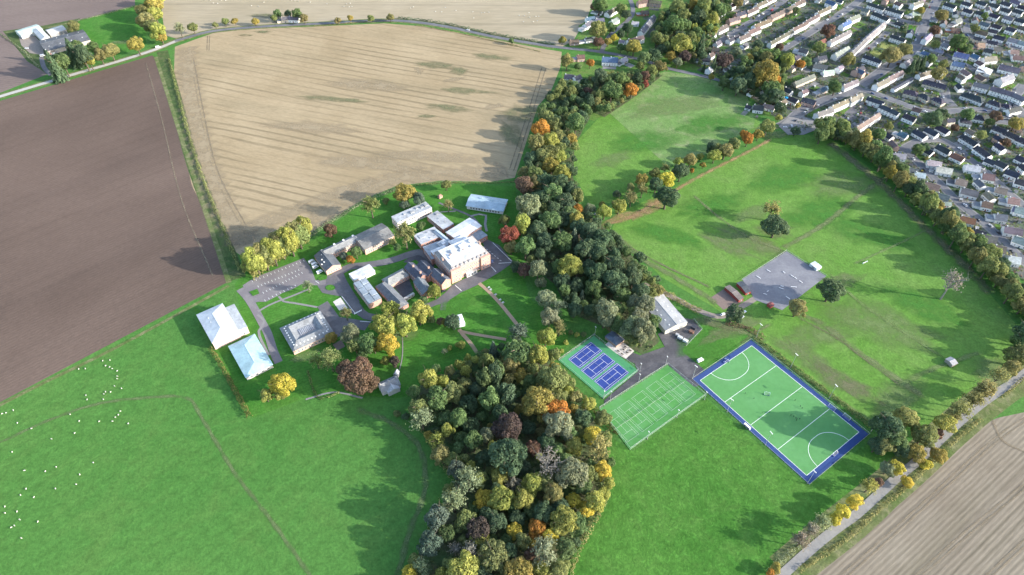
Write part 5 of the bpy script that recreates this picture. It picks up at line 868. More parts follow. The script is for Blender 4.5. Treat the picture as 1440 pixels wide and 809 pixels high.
def mast(b_px, h, label, arm=2.6, n=4):
    b = G(*b_px); o = thing('floodlight_mast', label, 'floodlight', Vector((b.x, b.y, 0)), random.uniform(-.3, .3) + ad, 'floodlight masts', Vector((b.x, b.y, h)))
    o2 = limb_mesh('pole', [((0, 0, 0), (0, 0, h), .16, .09)], 'steel'); link('pole', o2, o); box('base', (0, 0, 0), (.6, .6, .4), 'paving', o); box('cross_arm', (0, 0, h - .1), (arm, .12, .12), 'steel', o)
    for k in range(n): box('lamp', (arm * ((k + .5) / n - .5), -.2, h + .02), (.5, .45, .32), 'frame', o)
t5 = T(960, 460, 3.342)
for x, y in [(345, 50), (507, 190), (688, 335), (885, 490), (45, 245), (208, 400), (388, 555), (585, 735)]: mast(t5(x, y), 15, 'tall steel floodlight mast beside the hockey pitch')
tt = T(780, 460, 7.354); tm = T(840, 500, 5.781)
for x, y in [(415, 80), (40, 340), (505, 742), (880, 458)]: mast(tt(x, y), 9, 'floodlight mast at a blue tennis court corner', 1.2, 2)
for x, y in [(105, 355), (335, 215), (555, 72), (405, 680), (645, 505), (870, 360)]: mast(tm(x, y), 9, 'white floodlight mast beside the green courts', 1.2, 2)
# blue tennis courts
def court(tf, o_, u_, v_, par, z, col, lw, inset=0.0):
    o = G(*tf(*o_)); u = G(*tf(*u_)); v = G(*tf(*v_)); dd = (u - o).normalized(); ss = Vector((-dd.y, dd.x, 0)); 
    if (v - o).dot(ss) < 0: ss = -ss
    c = (u + v) / 2; LL, WW = 23.77, 10.97; o = c - dd * LL / 2 - ss * WW / 2
    if col: link('court', mesh('court', [Vector((p.x, p.y, z)) - par.location for p in quad(o, dd, ss, -.5, -.5, LL + .5, WW + .5)], [(0, 1, 2, 3)], col), par)
    for a in ((0, 0, LL, 0), (0, WW, LL, WW), (0, 0, 0, WW), (LL, 0, LL, WW), (0, 1.37, LL, 1.37), (0, WW - 1.37, LL, WW - 1.37), (5.485, 1.37, 5.485, WW - 1.37), (LL - 5.485, 1.37, LL - 5.485, WW - 1.37), (5.485, WW / 2, LL - 5.485, WW / 2)): line('line', o, dd, ss, *a, lw, z + .03, 'white_line' if col else 'faint_line', par)
    return c, dd, ss
def net(c, dd, ss, label):
    o = thing('tennis_net', label, 'net', Vector((c.x, c.y, Z4 + .1)), math.atan2(ss.y, ss.x), 'tennis nets', c)
    for x in (-6.4, 6.4): box('post', (x, 0, 0), (.1, .1, 1.1), 'steel', o)
    link('netting', mesh('netting', [(-6.4, 0, .05), (6.4, 0, .05), (6.4, 0, .95), (-6.4, 0, .95)], [(0, 1, 2, 3)], 'wire_mesh'), o); box('tape', (0, 0, .95), (12.8, .05, .06), 'steel', o)
q = [G(*tt(*p)) for p in ((45, 350), (405, 95), (865, 455), (500, 745))]; q = ccw(q); tnc = pitch_sheet('tennis_court', q, Z4, 'court_green', 'three blue tennis courts on green')
for i, (a, b, c) in enumerate([((155, 345), (380, 172), (252, 417)), ((290, 450), (510, 280), (385, 535)), ((425, 568), (650, 390), (525, 650))]): net(*court(tt, a, b, c, tnc, Z4 + .06, 'court_blue', .17), 'net on the blue tennis court')
fence('tall mesh fence round the blue tennis courts', q, 2.8, 5)
q = [G(*tm(*p)) for p in ((15, 438), (570, 80), (875, 330), (265, 770))]; q = ccw(q); mlc = pitch_sheet('games_court', q, Z4, 'multi_green', 'green artificial games court with many lines')
for i, (a, b, c) in enumerate([((510, 195), (710, 375), (600, 140)), ((395, 270), (600, 450), (485, 210)), ((280, 350), (480, 535), (370, 290)), ((165, 430), (365, 620), (255, 370)), ((50, 500), (245, 705), (140, 445))]): net(*court(tm, a, b, c, mlc, Z4 + .06, None, .12), 'net on the green games court')
fence('tall pale mesh fence round the green games court', q, 3.0, 5)
# grey court markings and benches
for i, (x0, y0, x1, y1) in enumerate([(545, 90, 600, 125), (640, 340, 690, 355), (690, 310, 715, 300), (1030, 240, 1115, 250), (860, 255, 925, 275), (880, 230, 930, 240), (960, 380, 1020, 420), (1030, 75, 1070, 100), (1085, 105, 1115, 130), (1150, 155, 1195, 185), (920, 25, 950, 50), (690, 0, 740, 30)]):
    c = G(*tP((x0 + x1) / 2, (y0 + y1) / 2)); a, b = G(*tP(x0, y0)), G(*tP(x1, y1)); l = (b - a).length; an = math.atan2((b - a).y, (b - a).x)
    o = thing('bench', 'white low bench on the grey games court', 'bench', Vector((c.x, c.y, Z3)), an, 'benches on the grey court', c); box('seat', (0, 0, .42), (l, .4, .1), 'paint', o, 0, (.8, .8, .8))
    for x in (-l * .42, l * .42): box('leg', (x, 0, 0), (.12, .36, .42), 'paint', o, 0, (.7, .7, .7))
fence('pale rail fence along the upper edge of the grey court', [G(1043, 394), G(1106, 353)], 1.4, 4, closed=False); fence('rail fence along the right edge of the grey court', [G(1106, 353), G(1162, 388.5)], 1.2, 5, closed=False)
fence('pale board fence closing the service yard', [G(965, 487), G(987, 464), G(975, 450)], 1.8, 3, closed=False)
def shallow(name, label, pos, col, size=(2.2, 3.6, 1.6)):
    c = G(*pos); o = thing(name, label, 'container', Vector((c.x, c.y, .1)), .9, None, c); box('body', (0, 0, .15), size, 'paint', o, 0, col); box('lid', (0, 0, .17 + size[2]), (size[0] + .1, size[1] + .1, .12), 'paint', o, 0, [x * .8 for x in col])
    for x in (-.8, .8): box('skid', (x, 0, 0), (.2, size[1] * .9, .15), 'rubber', o)
shallow('waste_skip', 'pale grey skip nearest the yard fence', (956, 476), (.6, .62, .63)); shallow('waste_skip', 'white skip at the yard fence corner', (963.5, 480.5), (.7, .7, .7)); shallow('waste_skip', 'small grey skip beside the shed gable', (952, 472), (.5, .5, .5), (1.8, 2.4, 1.3)); shallow('waste_skip', 'rusty skip with scrap inside the yard', (972, 468), (.22, .12, .08)); shallow('waste_skip', 'dark skip at the back of the yard', (975, 462), (.06, .06, .07))

# ------------------------------------------------------------------ vehicles
def car_meshes():
    def loft(name, prof, w, mat, inset=.0):
        n = len(prof); v = [(x, -w / 2 + (inset if z > .95 else 0), z) for x, z in prof] + [(x, w / 2 - (inset if z > .95 else 0), z) for x, z in prof]
        f = [tuple(range(n))[::-1][::-1], tuple(range(2 * n - 1, n - 1, -1))] + [((i + 1) % n, i, n + i, n + (i + 1) % n) for i in range(n)]
        return mesh(name, v, f, mat)
    out = {}
    out['body'] = loft('body', [(-2.1, .35), (2.05, .35), (2.12, .6), (1.95, .85), (.95, .95), (-1.6, .98), (-2.1, .9)], 1.78, 'paint')
    out['cabin'] = loft('cabin', [(.95, .955), (.25, 1.42), (-1.25, 1.45), (-1.75, .985)], 1.6, 'glass', .12); out['top'] = loft('top', [(.2, 1.425), (-1.2, 1.455), (-1.2, 1.50), (.15, 1.48)], 1.34, 'paint')
    out['van'] = loft('body', [(-2.6, .4), (2.6, .4), (2.65, .9), (2.2, 1.15), (1.6, 2.2), (1.3, 2.35), (-2.55, 2.35), (-2.62, 1.2)], 2.0, 'paint'); out['vglass'] = loft('windscreen', [(2.24, 1.16), (1.64, 2.16), (1.60, 2.14), (2.16, 1.18)], 1.8, 'glass')
    out['vside'] = loft('side_window', [(-2.3, 1.35), (1.3, 1.35), (1.2, 1.95), (-2.3, 1.95)], 2.03, 'glass')
    bm = bmesh.new(); bmesh.ops.create_cone(bm, cap_ends=True, segments=12, radius1=.32, radius2=.32, depth=.2, matrix=Matrix.Rotation(math.pi / 2, 4, 'X')); me = bpy.data.meshes.new('wheel'); bm.to_mesh(me); bm.free(); me.materials.append(M['rubber']); out['wheel'] = me
    return out
CM = car_meshes(); CARC = [((.75, .75, .75), 'white'), ((.45, .46, .48), 'silver'), ((.03, .03, .035), 'black'), ((.06, .09, .20), 'dark blue'), ((.35, .03, .03), 'red'), ((.16, .17, .18), 'grey')]
def car(pos, ang, where_, ci=None, van=False, z=.2, world=False):
    c = Vector(pos) if world else G(*pos); col, w = CARC[ci if ci is not None else random.choice([0, 0, 1, 1, 2, 2, 3, 4, 5, 5])]
    o = thing('van' if van else 'car', f'{w} {"minibus" if van else "car"} {where_}', 'van' if van else 'car', Vector((c.x, c.y, z)), ang, 'vehicles ' + where_, Vector((c.x, c.y, 1)))
    if van: link('body', CM['van'], o, None, 0, None, col); link('windscreen', CM['vglass'], o); link('side_window', CM['vside'], o)
    else: link('body', CM['body'], o, None, 0, None, col); link('cabin', CM['cabin'], o); link('top', CM['top'], o, None, 0, None, col)
    for x in (-1.35, 1.3): 
        for y in (-.82, .82): link('wheel', CM['wheel'], o, (x * (1.25 if van else 1), y * (1.1 if van else 1), .32))
    return o
an = ang_of(tE(880, 100), tE(960, 60))
for x, y in [(915, 78), (950, 108), (962, 142), (1012, 200)]: car(tE(x, y), an, 'parked beside the slate end wing', 0, True)
car(tB(540, 675), .5, 'by the brick gable', 2); car(tB(1115, 325), 1.3, 'at the corner of the brick school', 3); car((1046, 440), .6, 'beside the dark tree at the pavilions', 0); car((1043, 447), .6, 'beside the dark tree at the pavilions', 1); car((984.5, 508), .5, 'by the pitch gate', 0, True); car((222.5, 67.5), .4, 'at the field road junction', 0, True); car((658, 43), -.3, 'on the field road', 0); car((1016, 443), .5, 'on the park track', 0); car((838, 302), .5, 'on the park track', 0)
car((38, 69), .2, 'in the farm yard', 0); car((60.5, 79.5), .5, 'by the farm track', 1, True)
for i, (p, w, l) in enumerate(ROADS):
    pts = smooth_line([G(*q) for q in p], 3.0); k = 6
    while k < len(pts) - 3:
        x, y = PX(pts[k])
        if x < 1445 and y > -5 and random.random() < .62:
            dd = (pts[k + 1] - pts[k]).normalized(); sd_ = random.choice([-1, 1]); q = pts[k] + Vector((-dd.y, dd.x, 0)) * sd_ * (w / 2 - 1.1); car((q.x, q.y, 0), math.atan2(dd.y, dd.x) + (0 if sd_ < 0 else math.pi), 'parked on the ' + l, world=True, z=.24, van=random.random() < .08, ci=None)
        k += random.randint(3, 7)
for x, y in [(1206, 162), (1210, 160), (1213, 158), (1188, 163), (1192, 168)]: car((x, y), 1.2, 'in the small town car park')
for x, y in [(1300, 127), (1310, 131), (1245, 113), (1250, 110), (1256, 107), (1113, 178), (1118, 182), (1104, 180)]: car((x, y), random.uniform(0, 3), 'in a paved yard of the town')
# car park bay marks
u0, v0 = G(*tE(150, 330)), G(*tE(810, 40))
for r_, (a, b, n) in enumerate([((210, 305), (820, 60), 15), ((280, 365), (760, 170), 13), ((340, 440), (800, 205), 13), ((360, 530), (720, 355), 9), ((300, 380), (740, 200), 0)]):
    A, B = G(*tE(*a)), G(*tE(*b)); dd = (B - A).normalized(); nn = Vector((-dd.y, dd.x, 0))
    for k in range(n):
        c = A.lerp(B, k / (n - 1)); me = [c - dd * .14 - nn * 1.1, c + dd * .14 - nn * 1.1, c + dd * .14 + nn * 1.1, c - dd * .14 + nn * 1.1]; sheet('bay_marking', [(p.x, p.y) for p in me], Z4, 'white_line', None, True)
for a, b in [((1270, 480), (1433, 690)), ((960, 300), (1000, 330))]: ribbon('road_marking', [tE(*a), tE(*b)], .35, Z5, 'white_line')
for a, b in [((1120, 100), (1345, 320)), ((1190, 345), (1340, 335)), ((1105, 385), (1160, 445)), ((675, 605), (750, 670))]: ribbon('road_marking', [tB(*a), tB(*b)], .45, Z5, 'white_line')
for k in range(7):                                                        # white dashes in the front parking
    ribbon('road_marking', [tB(1010 + 32 * k, 150 + 26 * k), tB(1030 + 32 * k, 160 + 26 * k)], .4, Z5 + .01, 'white_line')
for k in range(5):
    ribbon('zebra_stripe', [tG(1000 + 18 * k, 190 - 9 * k), tG(1010 + 18 * k, 172 - 9 * k)], .7, Z5, 'white_line')
ribbon('road_marking', [tG(1065, 272), tG(1190, 282)], .4, Z5, 'white_line')

# ------------------------------------------------------------------ lawn and field furniture
for x, y in t6 and [(885, 50), (910, 80), (980, 150), (1045, 225), (1085, 265)]:
    c = G(*t6(x, y)); o = thing('picnic_table', 'pale picnic table beside the straight gravel path', 'table', Vector((c.x, c.y, 0)), .8, 'picnic tables', c); box('table_top', (0, 0, .72), (1.9, .8, .06), 'wood', o, 0, (.55, .55, .52))
    for y_ in (-.75, .75): box('seat', (0, y_, .43), (1.9, .28, .05), 'wood', o, 0, (.5, .5, .48))
    for x_ in (-.7, .7): box('leg', (x_, 0, 0), (.08, 1.6, .43), 'wood', o, 0, (.4, .38, .35)); box('leg', (x_, 0, .43), (.08, .5, .29), 'wood', o, 0, (.4, .38, .35))
for k in range(6):
    c = G(*tt(*[(655, 255), (708, 240), (695, 285), (745, 270), (778, 250), (728, 212)][k])); o = thing('cafe_table', 'dark round table on the pale terrace', 'table', Vector((c.x, c.y, Z3)), 0, 'terrace tables', c); link('table_top', limb_mesh('table_top', [((0, 0, .68), (0, 0, .74), .75, .75), ((0, 0, .74), (0, 0, .741), .75, .01)], 'rubber'), o); box('leg', (0, 0, 0), (.12, .12, .68), 'steel', o)
    for a in range(4): box('stool', (math.cos(a * 1.57) * 1.1, math.sin(a * 1.57) * 1.1, 0), (.42, .42, .45), 'rubber', o)
# players
def person_mesh(seed):
    r = random.Random(seed); st = r.uniform(.12, .26); J = [(0, 0, .95), (0, 0, 1.2), (0, 0, 1.42), (0, .01, 1.54), (0, .03, 1.68), (-.1, 0, .9), (-.12, st, .5), (-.12, st * .6, .06), (-.12, st * .6 + .14, .03), (.1, 0, .9), (.12, -st, .5), (.12, -st * 1.4, .08), (.12, -st * 1.4 + .14, .04), (-.2, 0, 1.4), (-.26, -.08, 1.12), (-.24, .12, .92), (.2, 0, 1.4), (.26, .1, 1.12), (.2, .3, .98)]
    E = [(0, 1), (1, 2), (2, 3), (3, 4), (0, 5), (5, 6), (6, 7), (7, 8), (0, 9), (9, 10), (10, 11), (11, 12), (2, 13), (13, 14), (14, 15), (2, 16), (16, 17), (17, 18)]; rad = [.15, .14, .15, .06, .11, .1, .07, .05, .04, .1, .07, .05, .04, .07, .05, .04, .07, .05, .04]
    me = bpy.data.meshes.new('person'); me.from_pydata(J, E, []); o = bpy.data.objects.new('tmp', me); COL.objects.link(o); m_ = o.modifiers.new('s', 'SKIN'); 
    for v, q in zip(me.skin_vertices[0].data, rad): v.radius = (q, q)
    me.skin_vertices[0].data[0].use_root = True; o.modifiers.new('d', 'SUBSURF').levels = 1; dg = bpy.context.evaluated_depsgraph_get(); out = bpy.data.meshes.new_from_object(o.evaluated_get(dg)); bpy.data.objects.remove(o); out.materials.clear(); out.materials.append(M['cloth']); return out
PM = [person_mesh(i) for i in range(4)]; tz = T(1030, 530, 10.117)
for i, (x, y) in enumerate([(178, 247), (300, 318), (418, 522), (520, 515), (825, 555), (865, 575), (895, 600), (910, 610), (905, 632), (950, 610), (885, 345), (985, 458), (960, 430)]):
    c = G(*tz(x, y)); o = link('person', PM[i % 4], None, (c.x, c.y, Z4 + .08), random.uniform(0, 6.28), None, (.012, .016, .02) if i % 3 else (.03, .035, .05)); tag(o, 'player in dark kit standing on the hockey pitch', 'person', 'players on the pitch', c)
# sheep
def sheep_mesh(graze):
    hd = (.78, 0, .22) if graze else (.85, 0, .95); J = [(-.45, 0, .62), (0, 0, .64), (.4, 0, .66), (.62, 0, .62 if graze else .8), hd, (-.4, .16, .35), (-.42, .17, .0), (-.4, -.16, .35), (-.42, -.17, .0), (.36, .15, .35), (.36, .15, .0), (.36, -.15, .35), (.36, -.15, .0)]; E = [(0, 1), (1, 2), (2, 3), (3, 4), (0, 5), (5, 6), (0, 7), (7, 8), (2, 9), (9, 10), (2, 11), (11, 12)]; rad = [.30, .36, .30, .17, .10, .08, .05, .08, .05, .08, .05, .08, .05]
    me = bpy.data.meshes.new('sheep'); me.from_pydata(J, E, []); o = bpy.data.objects.new('tmp', me); COL.objects.link(o); o.modifiers.new('s', 'SKIN')
    for v, q in zip(me.skin_vertices[0].data, rad): v.radius = (q, q)
    me.skin_vertices[0].data[1].use_root = True; o.modifiers.new('d', 'SUBSURF').levels = 1; dg = bpy.context.evaluated_depsgraph_get(); out = bpy.data.meshes.new_from_object(o.evaluated_get(dg)); bpy.data.objects.remove(o); out.materials.clear(); out.materials.append(M['wool']); return out
SM = [sheep_mesh(True), sheep_mesh(False)]; ts = T(0, 480, 2.46)
for x, y in [(22, 249), (47, 240), (61, 284), (110, 303), (43, 384), (179, 339), (86, 448), (158, 451), (195, 436), (91, 512), (72, 533), (118, 541), (18, 573), (18, 595), (60, 590), (69, 618), (40, 645), (51, 639), (132, 625), (75, 682), (193, 511), (264, 496), (277, 462), (323, 421), (259, 319), (275, 277), (344, 278), (243, 254), (298, 188), (302, 203), (273, 97), (296, 96), (356, 69), (381, 66), (366, 86), (380, 90), (389, 96), (406, 104), (406, 122), (406, 131), (397, 156), (421, 164), (360, 184), (366, 176), (383, 177), (358, 202), (390, 278), (400, 264), (410, 256), (417, 243), (444, 286), (8, 252)]:
    c = G(*ts(x, y)); o = link('sheep', random.choice(SM), None, (c.x, c.y, 0), random.uniform(0, 6.28), (.84, .84, .84)); tag(o, 'white sheep grazing on the green pasture', 'sheep', 'sheep on the pasture', c)
tu = T(200, 0, 4); tv = T(540, 0, 4)
for tf, pts in ((tu, [(385, 5), (400, 20), (425, 22), (445, 3), (470, 5), (355, 2), (615, 35), (655, 38), (685, 15), (840, 3), (860, 8), (880, 10), (945, 15), (1040, 25), (1135, 40), (1150, 25), (1165, 42), (1180, 40), (1170, 22)]), (tv, [(150, 48), (165, 42), (290, 68), (325, 70), (345, 45), (405, 62), (500, 70), (505, 104), (550, 75), (565, 74), (590, 72), (760, 90), (790, 92), (785, 125), (815, 75), (820, 100), (855, 95), (870, 95), (840, 125), (862, 120)])):
    for x, y in pts: c = G(*tf(x, y)); o = link('sheep', random.choice(SM), None, (c.x, c.y, Z1), random.uniform(-.6, .6), (1.2, 1.2, 1.1)); tag(o, 'pale sheep standing in the far stubble field', 'sheep', 'sheep in the stubble', c)

# ------------------------------------------------------------------ trees, hedges, shrubs
tt6 = T(540, 480, 2.458); tt3 = T(540, 360, 4); tt4 = T(680, 160, 4); tt1 = T(380, 240, 4); tt2 = T(260, 360, 4); tt7 = T(1060, 540, 3.008); tt8 = T(1080, 180, 4)
grove(tt6, 2.458, [(155, 135, 66, 'yg.t'), (185, 200, 80, 'mg'), (235, 180, 75, 'ol'), (130, 270, 75, 'wg.w'), (120, 235, 60, 'ol.t'), (255, 265, 62, 'mg.t'), (215, 270, 60, 'mg'), (290, 215, 60, 'dg'), (185, 345, 55, 'yg.w'), (195, 390, 60, 'ob'), (235, 410, 50, 'ol'), (310, 345, 58, 'mg.k'), (355, 325, 48, 'wg.t'), (365, 200, 62, 'mg.k'), (345, 125, 50, 'mg.k'), (385, 110, 56, 'dg.k'), (425, 185, 64, 'dg.k'), (380, 28, 40, 'bl'), (355, 70, 50, 'ol.t'), (435, 85, 62, 'ob'), (470, 115, 48, 'oy'), (460, 40, 85, 'mg'), (535, 50, 62, 'yg.t'), (585, 130, 95, 'ol'), (505, 140, 50, 'mg'), (430, 300, 90, 'pu.d'), (470, 265, 25, 'bl'), (430, 395, 115, 'dg.d'), (530, 210, 105, 'oy'), (590, 240, 85, 'or'), (605, 285, 100, 'wg.r'), (720, 325, 62, 'ye'), (690, 265, 62, 'dg'), (710, 215, 45, 'yg'), (755, 265, 55, 'ol'), (660, 365, 62, 'yg'), (745, 370, 75, 'ob.w'), (760, 445, 58, 'ye'), (565, 425, 95, 'gr.b'), (600, 380, 52, 'mg'), (515, 370, 52, 'br'), (655, 455, 95, 'wg.r'), (705, 460, 60, 'ol'), (690, 500, 60, 'mg'), (520, 490, 72, 'yg'), (590, 530, 68, 'ob'), (480, 550, 60, 'yg.t'), (400, 465, 62, 'yg'), (350, 545, 64, 'ye'), (405, 545, 82, 'yg'), (290, 480, 85, 'wg.w'), (240, 555, 78, 'wg.w'), (250, 445, 60, 'bl.t'), (445, 490, 50, 'gr.w'), (550, 590, 68, 'dg'), (510, 585, 50, 'mg'), (655, 550, 48, 'ye'), (735, 555, 64, 'yg'), (700, 580, 46, 'ye'), (625, 620, 85, 'yg'), (665, 625, 62, 'mg'), (530, 645, 62, 'or'), (575, 675, 52, 'ye'), (450, 655, 50, 'ye'), (480, 690, 50, 'ol.t'), (325, 650, 78, 'pu'), (330, 690, 60, 'yg'), (285, 620, 66, 'ol'), (190, 610, 72, 'bl.t'), (160, 700, 78, 'bl.r'), (300, 735, 62, 'gr.w'), (245, 720, 46, 'gr.b'), (380, 745, 95, 'ol'), (275, 790, 92, 'yg'), (555, 730, 85, 'wg.w'), (630, 715, 60, 'mg'), (515, 740, 50, 'br'), (465, 800, 92, 'oy'), (550, 795, 62, 'yg'), (130, 780, 52, 'wg.w'), (90, 800, 42, 'ye'), (600, 795, 60, 'ol'), (340, 800, 60, 'dg'), (430, 725, 60, 'dg'), (215, 665, 60, 'mg'), (390, 625, 62, 'dg'), (460, 610, 52, 'dg'), (360, 605, 60, 'dg'), (45, 250, 25, 'ol'), (75, 260, 26, 'dg'), (300, 290, 56, 'dg'), (500, 300, 50, 'dg'), (560, 350, 56, 'dg'), (400, 250, 50, 'dg.k'), (345, 400, 50, 'dg'), (480, 440, 50, 'dg'), (630, 420, 56, 'mg'), (560, 490, 56, 'ol'), (610, 570, 56, 'dg'), (450, 570, 50, 'mg'), (330, 475, 54, 'ol'), (600, 190, 60, 'ol'), (640, 320, 56, 'mg'), (320, 170, 54, 'dg'), (280, 150, 50, 'ol')])
grove(tt3, 4, [(790, 80, 82, 'br'), (745, 60, 62, 'dg'), (865, 75, 90, 'wg.t'), (880, 150, 66, 'wg.r'), (1050, 60, 125, 'yg'), (970, 60, 66, 'mg.t'), (1115, 220, 42, 'bl'), (905, 245, 110, 'wg.r'), (975, 295, 100, 'wg.w'), (930, 350, 105, 'wg.t'), (985, 405, 82, 'ob.w'), (910, 455, 105, 'yg'), (755, 440, 115, 'bl.w'), (615, 525, 74, 'bl'), (1245, 315, 120, 'wg.t'), (1310, 300, 80, 'mg'), (1340, 225, 95, 'mg'), (1415, 265, 90, 'wg.r'), (1200, 100, 125, 'dg'), (1300, 60, 125, 'dg'), (1290, 145, 125, 'dg'), (1400, 120, 110, 'dg'), (1180, 180, 100, 'mg'), (1070, 300, 84, 'dg'), (385, 372, 88, 'dg.d'), (345, 375, 42, 'oy'), (318, 365, 44, 'br'), (285, 200, 80, 'yg'), (222, 252, 50, 'mg'), (860, 560, 95, 'yg.t'), (770, 530, 115, 'mg'), (1085, 445, 32, 'yg'), (1025, 488, 32, 'yg'), (1122, 440, 32, 'mg'), (1050, 432, 32, 'ol'), (998, 537, 32, 'yg'), (925, 550, 34, 'yg'), (430, 500, 52, 'yg'), (370, 515, 32, 'yg'), (340, 540, 36, 'wg'), (690, 600, 80, 'ob'), (640, 640, 80, 'mg.k'), (1000, 140, 90, 'dg'), (1080, 170, 90, 'dg'), (1150, 60, 90, 'dg'), (1420, 330, 90, 'ol'), (1390, 400, 100, 'wg.t'), (1310, 380, 80, 'mg.t'), (200, 315, 60, 'mg'), (265, 355, 46, 'ol'), (1440, 200, 90, 'dg')])
grove(tt4, 4, [(345, 20, 84, 'ol'), (400, 60, 84, 'ol'), (320, 85, 92, 'or'), (520, 50, 95, 'mg'), (560, 20, 74, 'dg'), (295, 160, 95, 'ob'), (370, 150, 84, 'yg'), (420, 130, 84, 'ol'), (490, 140, 62, 'oy'), (455, 160, 56, 'dg'), (380, 215, 95, 'ol'), (330, 240, 84, 'ol'), (420, 235, 74, 'yg'), (380, 290, 84, 'oy'), (445, 330, 84, 'yg'), (270, 250, 74, 'dg'), (290, 335, 84, 'ol'), (230, 330, 64, 'ob'), (225, 400, 100, 'br'), (290, 390, 84, 'ob'), (340, 380, 95, 'dg'), (430, 390, 105, 'dg'), (490, 430, 95, 'dg'), (390, 450, 115, 'mg'), (250, 510, 130, 'wg.r'), (525, 465, 74, 'ol.t'), (530, 540, 62, 'or'), (520, 595, 74, 'oy.t'), (330, 480, 105, 'dg'), (460, 500, 105, 'dg'), (370, 600, 115, 'mg'), (450, 590, 95, 'dg'), (225, 620, 95, 'yg.t'), (120, 600, 64, 'ol'), (145, 680, 112, 'rd.d'), (155, 752, 80, 'ob'), (235, 750, 95, 'mg.t'), (300, 650, 95, 'dg'), (440, 720, 115, 'mg'), (540, 640, 95, 'dg'), (600, 665, 105, 'dg'), (660, 705, 115, 'dg'), (580, 760, 125, 'dg'), (700, 745, 84, 'dg'), (350, 725, 105, 'dg'), (510, 690, 64, 'bl'), (640, 770, 110, 'dg'), (280, 570, 90, 'dg'), (480, 560, 90, 'mg'), (400, 540, 90, 'dg'), (740, 800, 90, 'dg'),
    (600, 535, 64, 'wg.r'), (672, 515, 42, 'oy'), (680, 550, 84, 'yg'), (762, 515, 90, 'yg'), (750, 450, 42, 'dg'), (825, 415, 48, 'ol'), (890, 372, 74, 'oy'), (892, 428, 62, 'ob.w'), (830, 475, 74, 'ob.w'), (965, 335, 64, 'ol'), (970, 400, 84, 'dg'), (1028, 365, 88, 'ye'), (1030, 465, 132, 'dg.d'), (1110, 325, 88, 'dg'), (1020, 312, 52, 'ob.w'), (1100, 275, 58, 'yg'), (1165, 260, 68, 'ob'), (1220, 245, 44, 'yg'), (1300, 235, 74, 'yg'), (1235, 290, 32, 'oy'), (1175, 320, 28, 'or'), (1290, 190, 64, 'dg'), (1360, 210, 80, 'ob'), (1415, 170, 64, 'ol')])
grove(tf_, 5.99, [(160, 775, 104, 'ol'), (240, 785, 112, 'ob'), (320, 738, 94, 'ol'), (430, 692, 94, 'or'), (400, 650, 64, 'or'), (520, 652, 84, 'oy'), (595, 585, 114, 'ol'), (690, 510, 52, 'yg'), (600, 140, 190, 'oy.d'), (650, 190, 90, 'or'), (620, 262, 124, 'mg'), (670, 322, 114, 'dg'), (440, 205, 124, 'dg'), (350, 235, 114, 'dg'), (120, 170, 54, 'oy.t'), (570, 350, 74, 'dg'), (700, 430, 90, 'dg'), (830, 622, 70, 'dg.d'), (1170, 255, 114, 'mg'), (870, 60, 84, 'or'), (920, 40, 84, 'mg'), (740, 75, 88, 'ol'), (380, 75, 64, 'mg.t'), (230, 30, 150, 'pu.d'), (500, 120, 80, 'wg.t'), (850, 410, 50, 'oy'), (230, 220, 80, 'mg'), (290, 130, 70, 'dg'), (1100, 600, 130, 'ol'), (1050, 650, 110, 'mg')])
grove(tg, 5.99, [(380, 40, 110, 'mg'), (340, 60, 70, 'br'), (360, 250, 134, 'ol'), (470, 235, 84, 'mg'), (500, 320, 62, 'ye'), (450, 350, 64, 'oy'), (370, 355, 84, 'br'), (65, 335, 58, 'oy'), (105, 510, 92, 'ob.t'), (300, 530, 64, 'or'), (670, 390, 112, 'oy'), (760, 490, 104, 'mg'), (870, 330, 92, 'ol'), (840, 290, 64, 'mg'), (1070, 370, 145, 'yg.d'), (1160, 400, 74, 'mg.t'), (1240, 370, 84, 'dg.c'), (980, 478, 84, 'oy'), (1035, 520, 74, 'wg.r'), (1100, 475, 84, 'pu'), (840, 470, 114, 'dg'), (885, 560, 104, 'ob'), (820, 600, 94, 'ol'), (760, 640, 74, 'br'), (765, 705, 54, 'rd'), (650, 755, 114, 'or'), (480, 760, 144, 'mg'), (390, 640, 124, 'dg'), (560, 660, 110, 'mg'), (700, 660, 84, 'dg'), (280, 770, 74, 'br'), (140, 775, 94, 'ol'), (30, 762, 94, 'ol'), (1170, 40, 74, 'oy.t'), (1250, 40, 74, 'yg.k'), (1325, 60, 70, 'dg.c'), (1200, 100, 84, 'mg'), (1040, 60, 114, 'ol'), (1090, 130, 94, 'ol'), (1000, 200, 134, 'mg'), (1300, 200, 84, 'yg'), (950, 250, 74, 'mg'), (1100, 210, 94, 'mg'), (1200, 270, 84, 'mg'), (620, 240, 84, 'dg'), (560, 290, 64, 'dg'), (600, 120, 74, 'dg'), (1340, 545, 66, 'dg.c'), (1260, 565, 44, 'dg.c'), (200, 560, 56, 'mg'), (450, 670, 90, 'mg'), (560, 80, 90, 'ol'), (930, 330, 70, 'ol'), (1150, 300, 70, 'ol'), (1390, 90, 90, 'mg'), (250, 690, 60, 'dg'), (720, 560, 70, 'ol'), (560, 400, 60, 'mg'), (620, 410, 60, 'ol'), (1180, 170, 80, 'dg'), (1060, 300, 80, 'dg'), (900, 420, 80, 'dg')])
